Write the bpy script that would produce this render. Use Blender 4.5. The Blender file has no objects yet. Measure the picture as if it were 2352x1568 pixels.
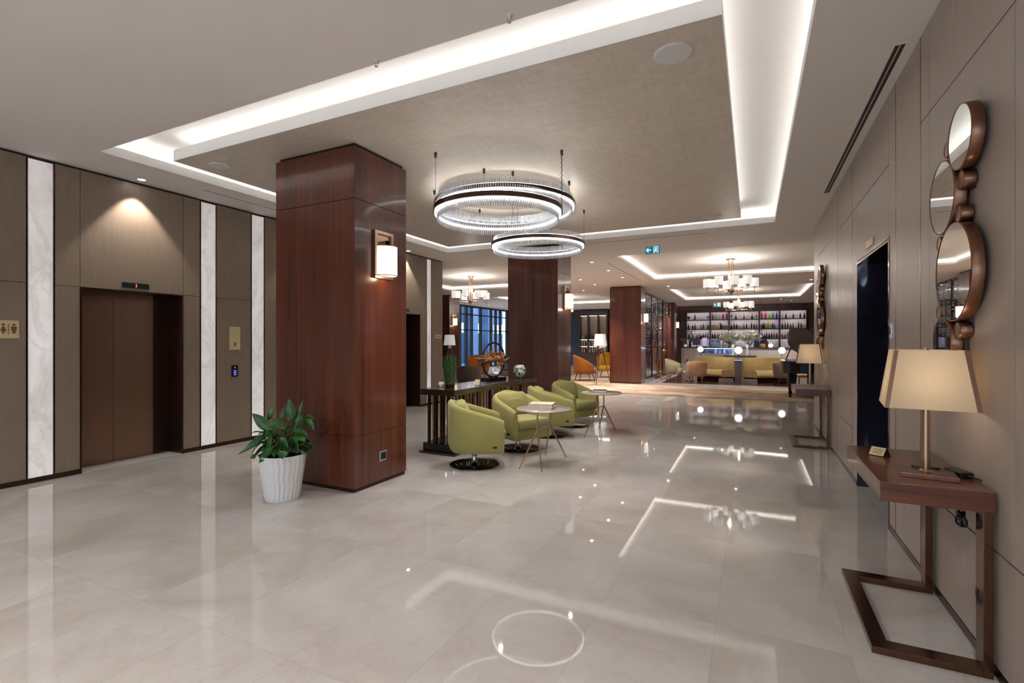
import bpy, math, random
from mathutils import Vector, Matrix
PI = math.pi
C = bpy.context.scene.collection
SC = bpy.context.scene

# ------------------------------------------------------------------ mesh builder
class MB:
    def __init__(self):
        self.v = []; self.f = []; self.mi = []; self.sm = []
        self.M = Matrix.Identity(4)
    def at(self, loc=(0, 0, 0), rz=0, rx=0, ry=0):
        self.M = Matrix.Translation(loc) @ Matrix.Rotation(rz, 4, 'Z') @ Matrix.Rotation(ry, 4, 'Y') @ Matrix.Rotation(rx, 4, 'X')
        return self
    def add(self, vs, fs, m=0, smooth=False):
        o = len(self.v)
        for p in vs:
            q = self.M @ Vector(p); self.v.append((q.x, q.y, q.z))
        for f in fs:
            self.f.append(tuple(i + o for i in f)); self.mi.append(m); self.sm.append(smooth)
        return self
    def box(self, x0, x1, y0, y1, z0, z1, m=0):
        vs = [(x0, y0, z0), (x1, y0, z0), (x1, y1, z0), (x0, y1, z0), (x0, y0, z1), (x1, y0, z1), (x1, y1, z1), (x0, y1, z1)]
        return self.add(vs, [(0, 3, 2, 1), (4, 5, 6, 7), (0, 1, 5, 4), (1, 2, 6, 5), (2, 3, 7, 6), (3, 0, 4, 7)], m)
    def cbox(self, c, s, m=0):
        return self.box(c[0] - s[0] / 2, c[0] + s[0] / 2, c[1] - s[1] / 2, c[1] + s[1] / 2, c[2] - s[2] / 2, c[2] + s[2] / 2, m)
    def quad(self, a, b, c, d, m=0):
        return self.add([a, b, c, d], [(0, 1, 2, 3)], m)
    def loft(self, rings, m=0, smooth=True, closed=True, cap0=True, cap1=True):
        n = len(rings[0]); vs = [p for r in rings for p in r]; fs = []
        for i in range(len(rings) - 1):
            for j in range(n if closed else n - 1):
                k = (j + 1) % n
                fs.append((i * n + j, i * n + k, (i + 1) * n + k, (i + 1) * n + j))
        self.add(vs, fs, m, smooth)
        if closed and cap0: self.add(rings[0], [tuple(range(n))[::-1]], m)
        if closed and cap1: self.add(rings[-1], [tuple(range(n))], m)
        return self
    def tube(self, pts, r, n=8, m=0, smooth=True, caps=True):
        pts = [Vector(p) for p in pts]; rings = []
        rs = r if isinstance(r, (list, tuple)) else [r] * len(pts)
        prev = None
        for i, p in enumerate(pts):
            t = (pts[min(i + 1, len(pts) - 1)] - pts[max(i - 1, 0)]).normalized()
            if prev is None:
                a = Vector((0, 0, 1)) if abs(t.z) < .9 else Vector((1, 0, 0))
                u = t.cross(a).normalized()
            else:
                u = (prev - t * prev.dot(t)).normalized()
            w = t.cross(u); prev = u
            rings.append([tuple(p + (u * math.cos(2 * PI * k / n) + w * math.sin(2 * PI * k / n)) * rs[i]) for k in range(n)])
        return self.loft(rings, m, smooth, True, caps, caps)
    def lathe(self, prof, n=24, c=(0, 0, 0), m=0, smooth=True, cap0=True, cap1=True, fn=None):
        rings = []
        for (r, z) in prof:
            ring = []
            for k in range(n):
                a = 2 * PI * k / n
                rr = r * (fn(a, z) if fn else 1)
                ring.append((c[0] + rr * math.cos(a), c[1] + rr * math.sin(a), c[2] + z))
            rings.append(ring)
        return self.loft(rings, m, smooth, True, cap0, cap1)
    def prism(self, poly, z0, z1, m=0, smooth=False):
        n = len(poly)
        a = [(x, y, z0) for x, y in poly]; b = [(x, y, z1) for x, y in poly]
        self.add(a + b, [(i, (i + 1) % n, n + (i + 1) % n, n + i) for i in range(n)], m, smooth)
        self.add(a, [tuple(range(n))[::-1]], m); self.add(b, [tuple(range(n))], m)
        return self
    def ball(self, c, r, n=16, m=0, sz=1):
        k = max(4, n // 2)
        return self.lathe([(max(1e-4, r * math.sin(PI * i / k)), -r * sz * math.cos(PI * i / k)) for i in range(k + 1)], n, c, m, True, False, False)
    def bar(self, p, q, w, h=None, m=0):
        h = h or w
        p = Vector(p); q = Vector(q); t = (q - p).normalized()
        a = Vector((0, 0, 1)) if abs(t.z) < .9 else Vector((0, 1, 0))
        u = t.cross(a).normalized(); k = u.cross(t)
        R = lambda c: [tuple(c + u * sx * w / 2 + k * sy * h / 2) for sx, sy in ((-1, -1), (1, -1), (1, 1), (-1, 1))]
        return self.loft([R(p), R(q)], m, False)
    def build(self, name, mats, parent=None, bevel=0, sub=0, loc=None, rz=0):
        me = bpy.data.meshes.new(name); me.from_pydata(self.v, [], self.f)
        me.polygons.foreach_set('material_index', self.mi); me.polygons.foreach_set('use_smooth', self.sm)
        for mt in (mats if isinstance(mats, (list, tuple)) else [mats]): me.materials.append(mt)
        me.update()
        o = bpy.data.objects.new(name, me); C.objects.link(o)
        if parent: o.parent = parent
        if loc: o.location = loc
        if rz: o.rotation_euler.z = rz
        if bevel:
            b = o.modifiers.new('bevel', 'BEVEL'); b.width = bevel; b.segments = 2; b.limit_method = 'ANGLE'; b.harden_normals = False
        if sub:
            b = o.modifiers.new('sub', 'SUBSURF'); b.levels = sub; b.render_levels = sub
        return o

def rrect(cx, cy, w, h, r, n=5):
    out = []
    for (sx, sy, a0) in ((1, 1, 0), (-1, 1, PI / 2), (-1, -1, PI), (1, -1, 3 * PI / 2)):
        for k in range(n + 1):
            a = a0 + PI / 2 * k / n
            out.append((cx + sx * (w / 2 - r) + r * math.cos(a), cy + sy * (h / 2 - r) + r * math.sin(a)))
    return out

def cushion(w, d, h, r=.04, puff=.015, n=5):
    """soft rounded slab centred on x,y with its base at z=0"""
    b = MB(); rings = []
    for (s, z) in ((-r * .9, 0), (-r * .3, h * .08), (0, h * .3), (0, h * .7), (-r * .3, h * .93), (-r * .9, h)):
        rings.append([(x, y, z) for x, y in rrect(0, 0, w + 2 * s, d + 2 * s, r * 1.2, n)])
    k = [(x * .5, y * .5, h + puff) for x, y in rrect(0, 0, w - 1.8 * r, d - 1.8 * r, r, n)]
    rings.append(k)
    b.loft(rings)
    return b

# ------------------------------------------------------------------ tagging
def tag(o, label, cat, group=None):
    o['label'] = label; o['category'] = cat
    if group: o['group'] = group
    return o
def thing(name, label, cat, loc=(0, 0, 0), rz=0, group=None):
    o = bpy.data.objects.new(name, None); C.objects.link(o)
    o.location = loc; o.rotation_euler = (0, 0, rz); o.empty_display_size = .1
    return tag(o, label, cat, group)
def structure(o, label=None):
    o['kind'] = 'structure'
    if label: o['label'] = label
    return o
def dup(root, loc, rz=0, label=None, group=None):
    def cp(o, par):
        c = o.copy(); C.objects.link(c)
        if par: c.parent = par
        for ch in kids.get(o.name, []): cp(ch, c)
        return c
    kids = {}
    def gather(o):
        kids[o.name] = list(o.children)
        for ch in o.children: gather(ch)
    gather(root)
    r = cp(root, None)
    r.location = loc; r.rotation_euler = (0, 0, rz)
    if label: r['label'] = label
    if group: r['group'] = group
    return r

# ------------------------------------------------------------------ materials
def srgb(r, g, b):
    f = lambda c: (c / 255 / 12.92) if c / 255 <= .04045 else ((c / 255 + .055) / 1.055) ** 2.4
    return (f(r), f(g), f(b), 1)
class NT:
    def __init__(self, name):
        self.mat = bpy.data.materials.new(name); self.mat.use_nodes = True
        self.t = self.mat.node_tree; self.n = self.t.nodes; self.n.clear()
        self.out = self.n.new('ShaderNodeOutputMaterial')
    def new(self, typ, **kw):
        nd = self.n.new(typ)
        for k, v in kw.items():
            if k.startswith('i_'):
                nd.inputs[k[2:].replace('_', ' ')].default_value = v
            else: setattr(nd, k, v)
        return nd
    def link(self, a, b): self.t.links.new(a, b)
    def pos(self, sx=1, sy=1, sz=1, obj=False):
        if obj:
            src = self.new('ShaderNodeTexCoord').outputs['Object']
        else:
            src = self.new('ShaderNodeNewGeometry').outputs['Position']
        mp = self.new('ShaderNodeMapping'); mp.inputs['Scale'].default_value = (sx, sy, sz)
        self.link(src, mp.inputs['Vector']); return mp.outputs[0]
    def noise(self, vec, scale, detail=4, rough=.55, dist=0):
        nd = self.new('ShaderNodeTexNoise'); nd.inputs['Scale'].default_value = scale; nd.inputs['Detail'].default_value = detail
        nd.inputs['Roughness'].default_value = rough; nd.inputs['Distortion'].default_value = dist
        self.link(vec, nd.inputs['Vector']); return nd.outputs['Fac']
    def ramp(self, fac, stops):
        r = self.new('ShaderNodeValToRGB'); e = r.color_ramp.elements
        while len(e) < len(stops): e.new(.5)
        for i, (p, c) in enumerate(stops):
            e[i].position = p; e[i].color = c
        self.link(fac, r.inputs[0]); return r.outputs[0]
    def math(self, op, a, b=None, c=None):
        m = self.new('ShaderNodeMath', operation=op)
        for i, s in enumerate((a, b, c)):
            if s is None: continue
            if isinstance(s, (int, float)): m.inputs[i].default_value = s
            else: self.link(s, m.inputs[i])
        return m.outputs[0]
    def mix(self, fac, a, b, mode='MIX'):
        m = self.new('ShaderNodeMix', data_type='RGBA', blend_type=mode)
        for s, i in ((fac, 0), (a, 6), (b, 7)):
            if isinstance(s, (int, float, tuple)): m.inputs[i].default_value = s
            else: self.link(s, m.inputs[i])
        return m.outputs[2]
    def bump(self, h, strength=.1, dist=.01):
        b = self.new('ShaderNodeBump'); b.inputs['Strength'].default_value = strength; b.inputs['Distance'].default_value = dist
        self.link(h, b.inputs['Height']); return b.outputs[0]
    def pbr(self, col, rough=.5, metal=0, coat=0, coatr=.05, normal=None, emis=None, estr=0, spec=.5, sheen=0):
        p = self.new('ShaderNodeBsdfPrincipled')
        def put(k, v):
            if v is None: return
            if isinstance(v, (int, float, tuple)): p.inputs[k].default_value = v
            else: self.link(v, p.inputs[k])
        put('Base Color', col); put('Roughness', rough); put('Metallic', metal); put('Coat Weight', coat); put('Coat Roughness', coatr)
        put('Specular IOR Level', spec); put('Sheen Weight', sheen)
        if normal is not None: self.link(normal, p.inputs['Normal'])
        if emis is not None: put('Emission Color', emis); put('Emission Strength', estr)
        self.link(p.outputs[0], self.out.inputs[0])
        self.p = p
        return self.mat
def plain(name, col, rough=.5, metal=0, var=.08, scale=6, coat=0, spec=.5, bump=0, sheen=0, obj=True):
    n = NT(name); v = n.pos(obj=obj); f = n.noise(v, scale)
    lo = tuple(c * (1 - var) for c in col[:3]) + (1,); hi = tuple(min(1, c * (1 + var)) for c in col[:3]) + (1,)
    c = n.ramp(f, [(.3, lo), (.7, hi)])
    nb = n.bump(n.noise(v, scale * 12, 3), bump, .004) if bump else None
    return n.pbr(c, rough, metal, coat, .06, nb, spec=spec, sheen=sheen)
def glow(name, col, strength, base=(.8, .8, .8, 1), rough=.4):
    n = NT(name); v = n.pos(obj=True); f = n.noise(v, 3)
    c = n.ramp(f, [(0, tuple(x * .97 for x in col[:3]) + (1,)), (1, col)])
    return n.pbr(base, rough, emis=c, estr=strength)
def wood(name, dark, light, rough=.3, coat=.5, axis='z', scale=1, spec=.5, coatr=.06):
    n = NT(name)
    s = {'z': (14, 14, .35), 'x': (.5, 14, 14), 'y': (14, .5, 14)}[axis]
    v = n.pos(*[k * scale for k in s]); f = n.noise(v, 2.2, 7, .62, .4)
    big = n.noise(n.pos(*[.25 * k * scale for k in s]), 1.6, 3)
    g = n.math('ADD', n.math('MULTIPLY', f, .65), n.math('MULTIPLY', big, .45))
    mid = tuple((a + b) / 2 for a, b in zip(dark, light))
    c = n.ramp(g, [(.36, dark), (.54, mid), (.72, light)])
    fine = n.noise(n.pos(*[4 * k * scale for k in s]), 2, 3)
    return n.pbr(c, n.math('MULTIPLY_ADD', fine, .12, rough - .06), 0, coat, coatr, n.bump(fine, .04, .002), spec=spec)

M = {}
def mats():
    # marble floor: 0.6 x 1.2 m slabs, polished, hairline joints
    n = NT('polished_marble'); P = n.pos(); sep = n.new('ShaderNodeSeparateXYZ'); n.link(P, sep.inputs[0])
    tx = n.math('DIVIDE', n.math('ADD', sep.outputs[0], 99.475 + .3), .6); ty = n.math('DIVIDE', n.math('ADD', sep.outputs[1], 118.37), 1.2)
    cx = n.math('FLOOR', tx); cy = n.math('FLOOR', ty)
    cmb = n.new('ShaderNodeCombineXYZ'); n.link(cx, cmb.inputs[0]); n.link(cy, cmb.inputs[1])
    wn = n.new('ShaderNodeTexWhiteNoise'); n.link(cmb.outputs[0], wn.inputs['Vector'])
    ex = n.math('ABSOLUTE', n.math('SUBTRACT', n.math('FRACT', tx), .5)); ey = n.math('ABSOLUTE', n.math('SUBTRACT', n.math('FRACT', ty), .5))
    joint = n.math('MAXIMUM', n.math('GREATER_THAN', ex, .4981), n.math('GREATER_THAN', ey, .49905))
    sc = n.new('ShaderNodeVectorMath', operation='MULTIPLY_ADD'); n.link(wn.outputs['Color'], sc.inputs[0]); sc.inputs[1].default_value = (7, 7, 7); n.link(P, sc.inputs[2])
    cl = n.noise(sc.outputs[0], 1.1, 5, .6, .8)
    vein = n.math('ABSOLUTE', n.math('SUBTRACT', n.noise(sc.outputs[0], 1.9, 6, .62, 1.2), .5))
    base = n.ramp(cl, [(.28, srgb(168, 158, 151)), (.5, srgb(181, 174, 169)), (.74, srgb(193, 189, 187))])
    base = n.mix(n.math('MULTIPLY', n.math('LESS_THAN', vein, .008), .22), base, srgb(170, 150, 128))
    base = n.mix(n.math('MULTIPLY', n.math('SUBTRACT', wn.outputs['Value'], .5), .3), base, srgb(168, 158, 149))
    base = n.mix(n.math('MULTIPLY', joint, .35), base, srgb(120, 108, 98))
    wav = n.noise(P, 2.3, 2); tilt = n.math('ADD', n.math('MULTIPLY', wav, .6), n.math('MULTIPLY', wn.outputs['Value'], 0))
    M['floor'] = n.pbr(base, .03, 0, normal=n.bump(tilt, .008, .05), spec=.34)
    # border stone / parquet / carpet
    M['border'] = plain('pale_border_stone', srgb(205, 200, 194), .15, var=.1, scale=3, obj=False)
    M['parquet'] = wood('dark_parquet', srgb(70, 44, 36), srgb(112, 74, 60), .25, .3, 'x', .6)
    n = NT('abstract_carpet'); P = n.pos(.55, 1.7, 1); a = n.noise(P, 1.3, 6, .65, .6); b = n.noise(n.pos(.4, 1.5, 1), 2.1, 5, .6, .4)
    c1 = n.ramp(a, [(.32, srgb(104, 80, 64)), (.45, srgb(156, 136, 118)), (.56, srgb(186, 170, 152)), (.7, srgb(132, 102, 80))])
    c2 = n.ramp(b, [(.54, (0, 0, 0, 1)), (.68, (1, 1, 1, 1))])
    M['carpet'] = n.pbr(n.mix(n.math('MULTIPLY', c2, .7), c1, srgb(178, 70, 48)), .95, normal=n.bump(n.noise(n.pos(), 300, 2), .4, .004), spec=.1)
    # ceilings
    M['ceiling'] = plain('painted_ceiling', srgb(232, 225, 219), .8, var=.015, scale=1.5, obj=False)
    M['cove'] = plain('cove_white', srgb(236, 233, 229), .8, var=.01, obj=False)
    n = NT('silk_plaster'); P = n.pos(); f = n.noise(n.pos(2, 9, 1), 1.6, 6, .65, 1.0); g = n.noise(n.pos(9, 2, 1), 2.3, 6, .65, .8)
    k = n.math('ADD', n.math('MULTIPLY', f, .5), n.math('MULTIPLY', g, .5))
    M['raft'] = n.pbr(n.ramp(k, [(.35, srgb(202, 189, 173)), (.65, srgb(222, 211, 197))]), n.math('MULTIPLY_ADD', k, .3, .3), 0, normal=n.bump(k, .12, .01), spec=.5)
    # wall lining
    n = NT('taupe_wall_panel'); v = n.pos(1, 1, .15); f = n.noise(v, 22, 4)
    M['taupe'] = n.pbr(n.ramp(f, [(.3, srgb(166, 152, 140)), (.7, srgb(174, 160, 148))]), .36, 0, spec=.45)
    n = NT('taupe_panel_dark'); v = n.pos(1, 1, .15); f = n.noise(v, 22, 4)
    M['taupe_dark'] = n.pbr(n.ramp(f, [(.3, srgb(138, 121, 105)), (.7, srgb(146, 129, 113))]), .42, 0, spec=.4)
    M['gap'] = plain('joint_shadow', srgb(52, 40, 34), .6)
    M['bronze'] = plain('brushed_bronze', srgb(128, 92, 74), .28, .9, .06, 30)
    M['bronze_dark'] = plain('dark_bronze', srgb(80, 58, 48), .25, .8, .06, 20)
    n = NT('lift_door_bronze'); f = n.noise(n.pos(1, 60, 1.2), 6, 4)
    M['door'] = n.pbr(n.ramp(f, [(.3, srgb(148, 116, 97)), (.7, srgb(160, 126, 107))]), .34, .75)
    M['console_metal'] = plain('polished_bronze_bar', srgb(112, 82, 66), .18, .9, .05, 20)
    M['bronze_pale'] = plain('champagne_metal', srgb(178, 146, 122), .25, .9, .05, 20)
    M['chrome'] = plain('chrome', srgb(200, 200, 204), .08, 1, .02)
    M['chrome_dark'] = plain('dark_chrome', srgb(84, 82, 84), .08, 1, .05)
    M['gold'] = plain('gold_plate', srgb(216, 198, 152), .45, .12, .05)
    M['gold_ink'] = plain('brown_ink', srgb(112, 76, 44), .6)
    # backlit onyx
    n = NT('backlit_onyx'); v = n.pos(1, 1, .55); w = n.noise(v, 1.6, 7, .62, 1.4)
    vein = n.math('ABSOLUTE', n.math('SUBTRACT', w, .5)); cloud = n.noise(v, 2.4, 5, .6, .6)
    c = n.ramp(cloud, [(.3, srgb(214, 208, 204)), (.5, srgb(228, 224, 222)), (.7, srgb(238, 236, 235))])
    c = n.mix(n.math('MULTIPLY', n.math('SUBTRACT', 1, n.math('MINIMUM', n.math('MULTIPLY', vein, 22), 1)), .22), c, srgb(160, 150, 142))
    M['onyx'] = n.pbr(c, .12, emis=c, estr=.21)
    # wood
    M['mahogany'] = wood('mahogany_veneer', srgb(52, 23, 14), srgb(116, 56, 36), .3, .5, 'z', 1, .5, .1)
    M['walnut_x'] = wood('rosewood_top', srgb(54, 27, 18), srgb(116, 64, 42), .3, .25, 'x')
    M['walnut_y'] = wood('rosewood_rail', srgb(66, 34, 24), srgb(128, 72, 52), .32, .35, 'y')
    M['dark_wood'] = wood('dark_wenge', srgb(38, 25, 22), srgb(62, 42, 36), .25, .5, 'y')
    M['dark_wood_z'] = wood('dark_oak', srgb(48, 33, 28), srgb(74, 52, 44), .35, .2, 'z')
    # textiles
    def cloth(k, name, col, s=.25):
        M[k] = plain(name, col, .85, var=.06, scale=4, spec=.2, bump=.25, sheen=s)
    cloth('green', 'olive_green_fabric', srgb(156, 148, 88)); cloth('green_light', 'olive_green_piping', srgb(166, 163, 104))
    cloth('mustard', 'mustard_leather', srgb(200, 172, 116)); cloth('orange', 'burnt_orange_fabric', srgb(160, 98, 32)); cloth('yellow', 'yellow_fabric', srgb(192, 142, 34))
    cloth('grey_cloth', 'grey_fabric', srgb(140, 130, 130)); cloth('brown_cloth', 'brown_grey_fabric', srgb(112, 98, 90)); cloth('tan', 'tan_leather', srgb(176, 134, 102)); cloth('beige', 'beige_fabric', srgb(182, 172, 140))
    M['white_gloss'] = plain('white_glazed', srgb(226, 226, 226), .35, var=.02)
    M['white_stone'] = plain('white_marble_front', srgb(215, 205, 200), .2, var=.06, scale=3)
    M['black'] = plain('black_plastic', srgb(22, 22, 24), .35)
    M['piano'] = plain('black_lacquer', srgb(14, 13, 16), .22, 0, .05, coat=.15)
    M['soil'] = plain('potting_soil', srgb(40, 30, 24), .95, var=.4, scale=60, bump=.6)
    M['stone_top'] = plain('grey_stone_top', srgb(164, 150, 142), .18, var=.06, scale=5)
    M['paper'] = plain('paper_pages', srgb(228, 220, 206), .8, var=.04, scale=40)
    M['cover'] = plain('book_cover', srgb(232, 212, 188), .4, var=.25, scale=14)
    M['cover_dark'] = plain('dark_cover', srgb(52, 44, 42), .4)
    M['mirror'] = plain('mirror_glass', srgb(238, 240, 238), .01, 1, .005)
    M['disc'] = plain('rose_bronze_disc', srgb(176, 140, 124), .35, .8, .05)
    M['speaker'] = plain('perforated_grille', srgb(222, 220, 220), .7, var=.06, scale=80)
    n = NT('leaf_green'); v = n.pos(obj=True); f = n.noise(v, 9, 4)
    M['leaf'] = n.pbr(n.ramp(f, [(.3, srgb(22, 58, 22)), (.55, srgb(46, 92, 34)), (.75, srgb(74, 124, 46))]), .32, spec=.5)
    M['stem'] = plain('leaf_stem', srgb(70, 100, 50), .5)
    n = NT('reed_green'); v = n.pos(30, 30, 5, obj=True); f = n.noise(v, 3, 4)
    M['reed'] = n.pbr(n.ramp(f, [(.3, srgb(18, 40, 22)), (.55, srgb(56, 92, 50)), (.75, srgb(120, 150, 90))]), .6)
    M['driftwood'] = wood('driftwood', srgb(92, 54, 30), srgb(176, 120, 76), .7, 0, 'x', 1.5, .2)
    n = NT('mosaic_shell'); v = n.pos(obj=True); vo = n.new('ShaderNodeTexVoronoi'); vo.inputs['Scale'].default_value = 38; n.link(v, vo.inputs['Vector'])
    sp = n.new('ShaderNodeSeparateColor'); n.link(vo.outputs['Color'], sp.inputs[0])
    M['mosaic'] = n.pbr(n.ramp(sp.outputs[0], [(.1, srgb(52, 62, 50)), (.35, srgb(110, 142, 118)), (.6, srgb(200, 206, 196)), (.85, srgb(236, 226, 220))]), .2, coat=.5)
    # lights
    M['led'] = glow('led_strip', (1, .98, .965, 1), 4.5)
    M['led_far'] = glow('led_strip_warm', (1, .96, .91, 1), 11)
    M['led_ring'] = glow('ring_led', (1, .98, .97, 1), 2.6)
    M['cab_led'] = glow('cabinet_led', (1, .93, .84, 1), 5)
    M['led_top'] = glow('ring_led_top', (1, .98, .97, 1), 16)
    M['spot_lens'] = glow('downlight_lens', (1, .95, .88, 1), 12)
    M['drum'] = glow('drum_shade', (1, .93, .84, 1), .3)
    M['globe'] = glow('globe_glass', (1, .95, .88, 1), 1.8)
    M['sconce_glass'] = glow('sconce_glass', (1, .88, .74, 1), .55)
    M['shelf_led'] = glow('shelf_led', (1, .95, .95, 1), 16)
    M['floor_shade'] = glow('white_lamp_shade', (.86, .9, .95, 1), .16)
    n = NT('linen_shade'); v = n.pos(60, 60, 60, obj=True); f = n.noise(v, 4, 3)
    c = n.ramp(f, [(.3, srgb(222, 202, 172)), (.7, srgb(232, 214, 186))])
    d = n.new('ShaderNodeBsdfDiffuse'); n.link(c, d.inputs[0]); tr = n.new('ShaderNodeBsdfTranslucent'); n.link(c, tr.inputs[0])
    mx = n.new('ShaderNodeMixShader'); mx.inputs[0].default_value = .5; n.link(d.outputs[0], mx.inputs[1]); n.link(tr.outputs[0], mx.inputs[2]); n.link(mx.outputs[0], n.out.inputs[0]); M['linen'] = n.mat
    n = NT('crystal'); tr = n.new('ShaderNodeBsdfTransparent'); tr.inputs[0].default_value = (.93, .95, .97, 1)
    gl = n.new('ShaderNodeBsdfGlossy'); gl.inputs['Roughness'].default_value = .12; gl.inputs[0].default_value = (.95, .97, 1, 1)
    df = n.new('ShaderNodeBsdfTranslucent'); df.inputs[0].default_value = (.9, .92, .95, 1)
    f = n.noise(n.pos(1, 1, 40, obj=True), 5, 2); fr = n.new('ShaderNodeLayerWeight'); fr.inputs[0].default_value = .3
    m1 = n.new('ShaderNodeMixShader'); n.link(n.math('MULTIPLY_ADD', f, .35, .22), m1.inputs[0]); n.link(tr.outputs[0], m1.inputs[1]); n.link(df.outputs[0], m1.inputs[2])
    m2 = n.new('ShaderNodeMixShader'); n.link(n.math('MULTIPLY_ADD', fr.outputs[1], .5, .12), m2.inputs[0]); n.link(m1.outputs[0], m2.inputs[1]); n.link(gl.outputs[0], m2.inputs[2]); n.link(m2.outputs[0], n.out.inputs[0]); M['crystal'] = n.mat
    n = NT('clear_glass'); tr = n.new('ShaderNodeBsdfTransparent'); tr.inputs[0].default_value = (.86, .9, .94, 1); gl = n.new('ShaderNodeBsdfGlossy'); gl.inputs['Roughness'].default_value = .03
    f = n.noise(n.pos(), 1); fr = n.new('ShaderNodeLayerWeight'); fr.inputs[0].default_value = .5
    m2 = n.new('ShaderNodeMixShader'); n.link(n.math('MULTIPLY_ADD', n.math('POWER', fr.outputs[1], 4), .5, n.math('MULTIPLY_ADD', f, .02, .03)), m2.inputs[0]); n.link(tr.outputs[0], m2.inputs[1]); n.link(gl.outputs[0], m2.inputs[2]); n.link(m2.outputs[0], n.out.inputs[0]); M['glass'] = n.mat
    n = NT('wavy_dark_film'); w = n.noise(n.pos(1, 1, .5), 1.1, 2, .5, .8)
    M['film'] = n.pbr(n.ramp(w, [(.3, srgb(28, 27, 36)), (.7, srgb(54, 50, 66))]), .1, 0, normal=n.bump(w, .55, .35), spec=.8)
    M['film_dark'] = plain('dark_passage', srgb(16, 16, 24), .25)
    M['screen_blue'] = glow('blue_screen', srgb(70, 80, 230), .9)
    M['red_digit'] = glow('red_digit', (1, .05, .03, 1), 1.2)
    M['exit_green'] = glow('exit_green', srgb(6, 110, 122), .35, srgb(6, 100, 110)); M['exit_white'] = glow('exit_white', srgb(190, 235, 250), .5)
    M['navy'] = plain('navy_panel', srgb(44, 48, 66), .4)
    M['shelf_back'] = plain('shelf_back_panel', srgb(205, 196, 200), .5, var=.05)
    M['outside'] = plain('outside_facade', srgb(96, 120, 150), .9, var=.2, scale=1)
mats()
def colmat(name, rgb, rough=.25, metal=0, var=.06):
    if name not in M: M[name] = plain(name, srgb(*rgb), rough, metal, var)
    return M[name]
CZ = 3.475
XL, XR = -6.86, .98
# ------------------------------------------------------------------ floor zones
b = MB(); b.quad((-14.2, -6, 0), (8.2, -6, 0), (8.2, 29.9, 0), (-14.2, 29.9, 0)); structure(b.build('floor', M['floor']))
b = MB(); b.box(-2.95, 7.6, 18.55, 26.4, .0005, .006); structure(b.build('floor', M['parquet']))
b = MB()
for k in range(3): b.box(-13.6, 7.6, 17.56 + k * .34, 17.80 + k * .34, .0005, .004)
for k in range(2): b.box(-3.42 + k * .26, -3.24 + k * .26, 18.6, 26.4, .0005, .004)
structure(b.build('trim_1', M['border']))
b = MB(); b.box(-13.4, 6.5, 14.15, 17.5, .0005, .012); b.box(-11.4, -4.9, 17.5, 25.5, .0005, .012)
tag(b.build('runner_carpet', M['carpet']), 'abstract beige and red carpet crossing the lobby in front of the bar lounge', 'carpet')
# ------------------------------------------------------------------ ceiling with lit trays
TR = [(-6.10, .335, 2.74, 9.255, .10, .17, 3.74), (-2.82, 1.82, 11.35, 16.25, .06, .15, 3.61), (-2.88, 1.9, 19.5, 25.05, .06, .15, 3.61),
      (-10.5, -5.9, 11.35, 16.25, .06, .15, 3.61), (-10.5, -5.9, 19.5, 25.05, .06, .15, 3.61)]
b = MB()
xs = sorted({-14.2, 8.2} | {v for t in TR for v in t[:2]}); ys = sorted({-6, 29.9} | {v for t in TR for v in t[2:4]})
for i in range(len(xs) - 1):
    for j in range(len(ys) - 1):
        mx, my = (xs[i] + xs[i + 1]) / 2, (ys[j] + ys[j + 1]) / 2
        if any(t[0] < mx < t[1] and t[2] < my < t[3] for t in TR): continue
        b.quad((xs[i], ys[j], CZ), (xs[i], ys[j + 1], CZ), (xs[i + 1], ys[j + 1], CZ), (xs[i + 1], ys[j], CZ))
for (x0, x1, y0, y1, lip, off, zc) in TR:
    R = lambda o, z: [(x0 - o, y0 - o, z), (x1 + o, y0 - o, z), (x1 + o, y1 + o, z), (x0 - o, y1 + o, z)]
    a, c, d, e = R(0, CZ), R(0, CZ + lip), R(off, CZ + lip), R(off, zc)
    for p, q in ((a, c), (c, d), (d, e)):
        b.add(p + q, [(k, 4 + k, 4 + (k + 1) % 4, (k + 1) % 4) for k in range(4)], 1)
    b.add(e, [(3, 2, 1, 0)], 1 if lip > .08 else 0)
    if lip < .08: pass
b.box(-14.2, 8.2, -6, 29.9, 3.85, 3.95)
structure(b.build('ceiling', [M['ceiling'], M['cove']]))
# floating panel inside the lobby tray
b = MB(); b.box(-5.70, -.165, 3.24, 8.69, CZ + .002, CZ + .12, 1); b.box(-5.45, -.42, 3.49, 8.44, CZ + .12, 3.74, 1)
b.quad((-5.70, 3.24, CZ), (-5.70, 8.69, CZ), (-.165, 8.69, CZ), (-.165, 3.24, CZ), 0)
structure(b.build('ceiling', [M['raft'], M['cove']]))
def loop(b, x0, x1, y0, y1, z, w=.018, h=.012):
    b.box(x0, x1, y0 - w / 2, y0 + w / 2, z, z + h); b.box(x0, x1, y1 - w / 2, y1 + w / 2, z, z + h)
    b.box(x0 - w / 2, x0 + w / 2, y0 + w, y1 - w, z, z + h); b.box(x1 - w / 2, x1 + w / 2, y0 + w, y1 - w, z, z + h)
b = MB(); loop(b, -5.62, -.245, 3.32, 8.61, CZ + .125); loop(b, -6.19, .425, 2.65, 9.345, CZ + .105); structure(b.build('trim_2', M['led']))
for k, t in enumerate(TR[1:]):
    b = MB(); loop(b, t[0] - .05, t[1] + .05, t[2] - .05, t[3] + .05, CZ + .065, .016, .01); structure(b.build('trim_%d' % (3 + k), M['led_far']))
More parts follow.
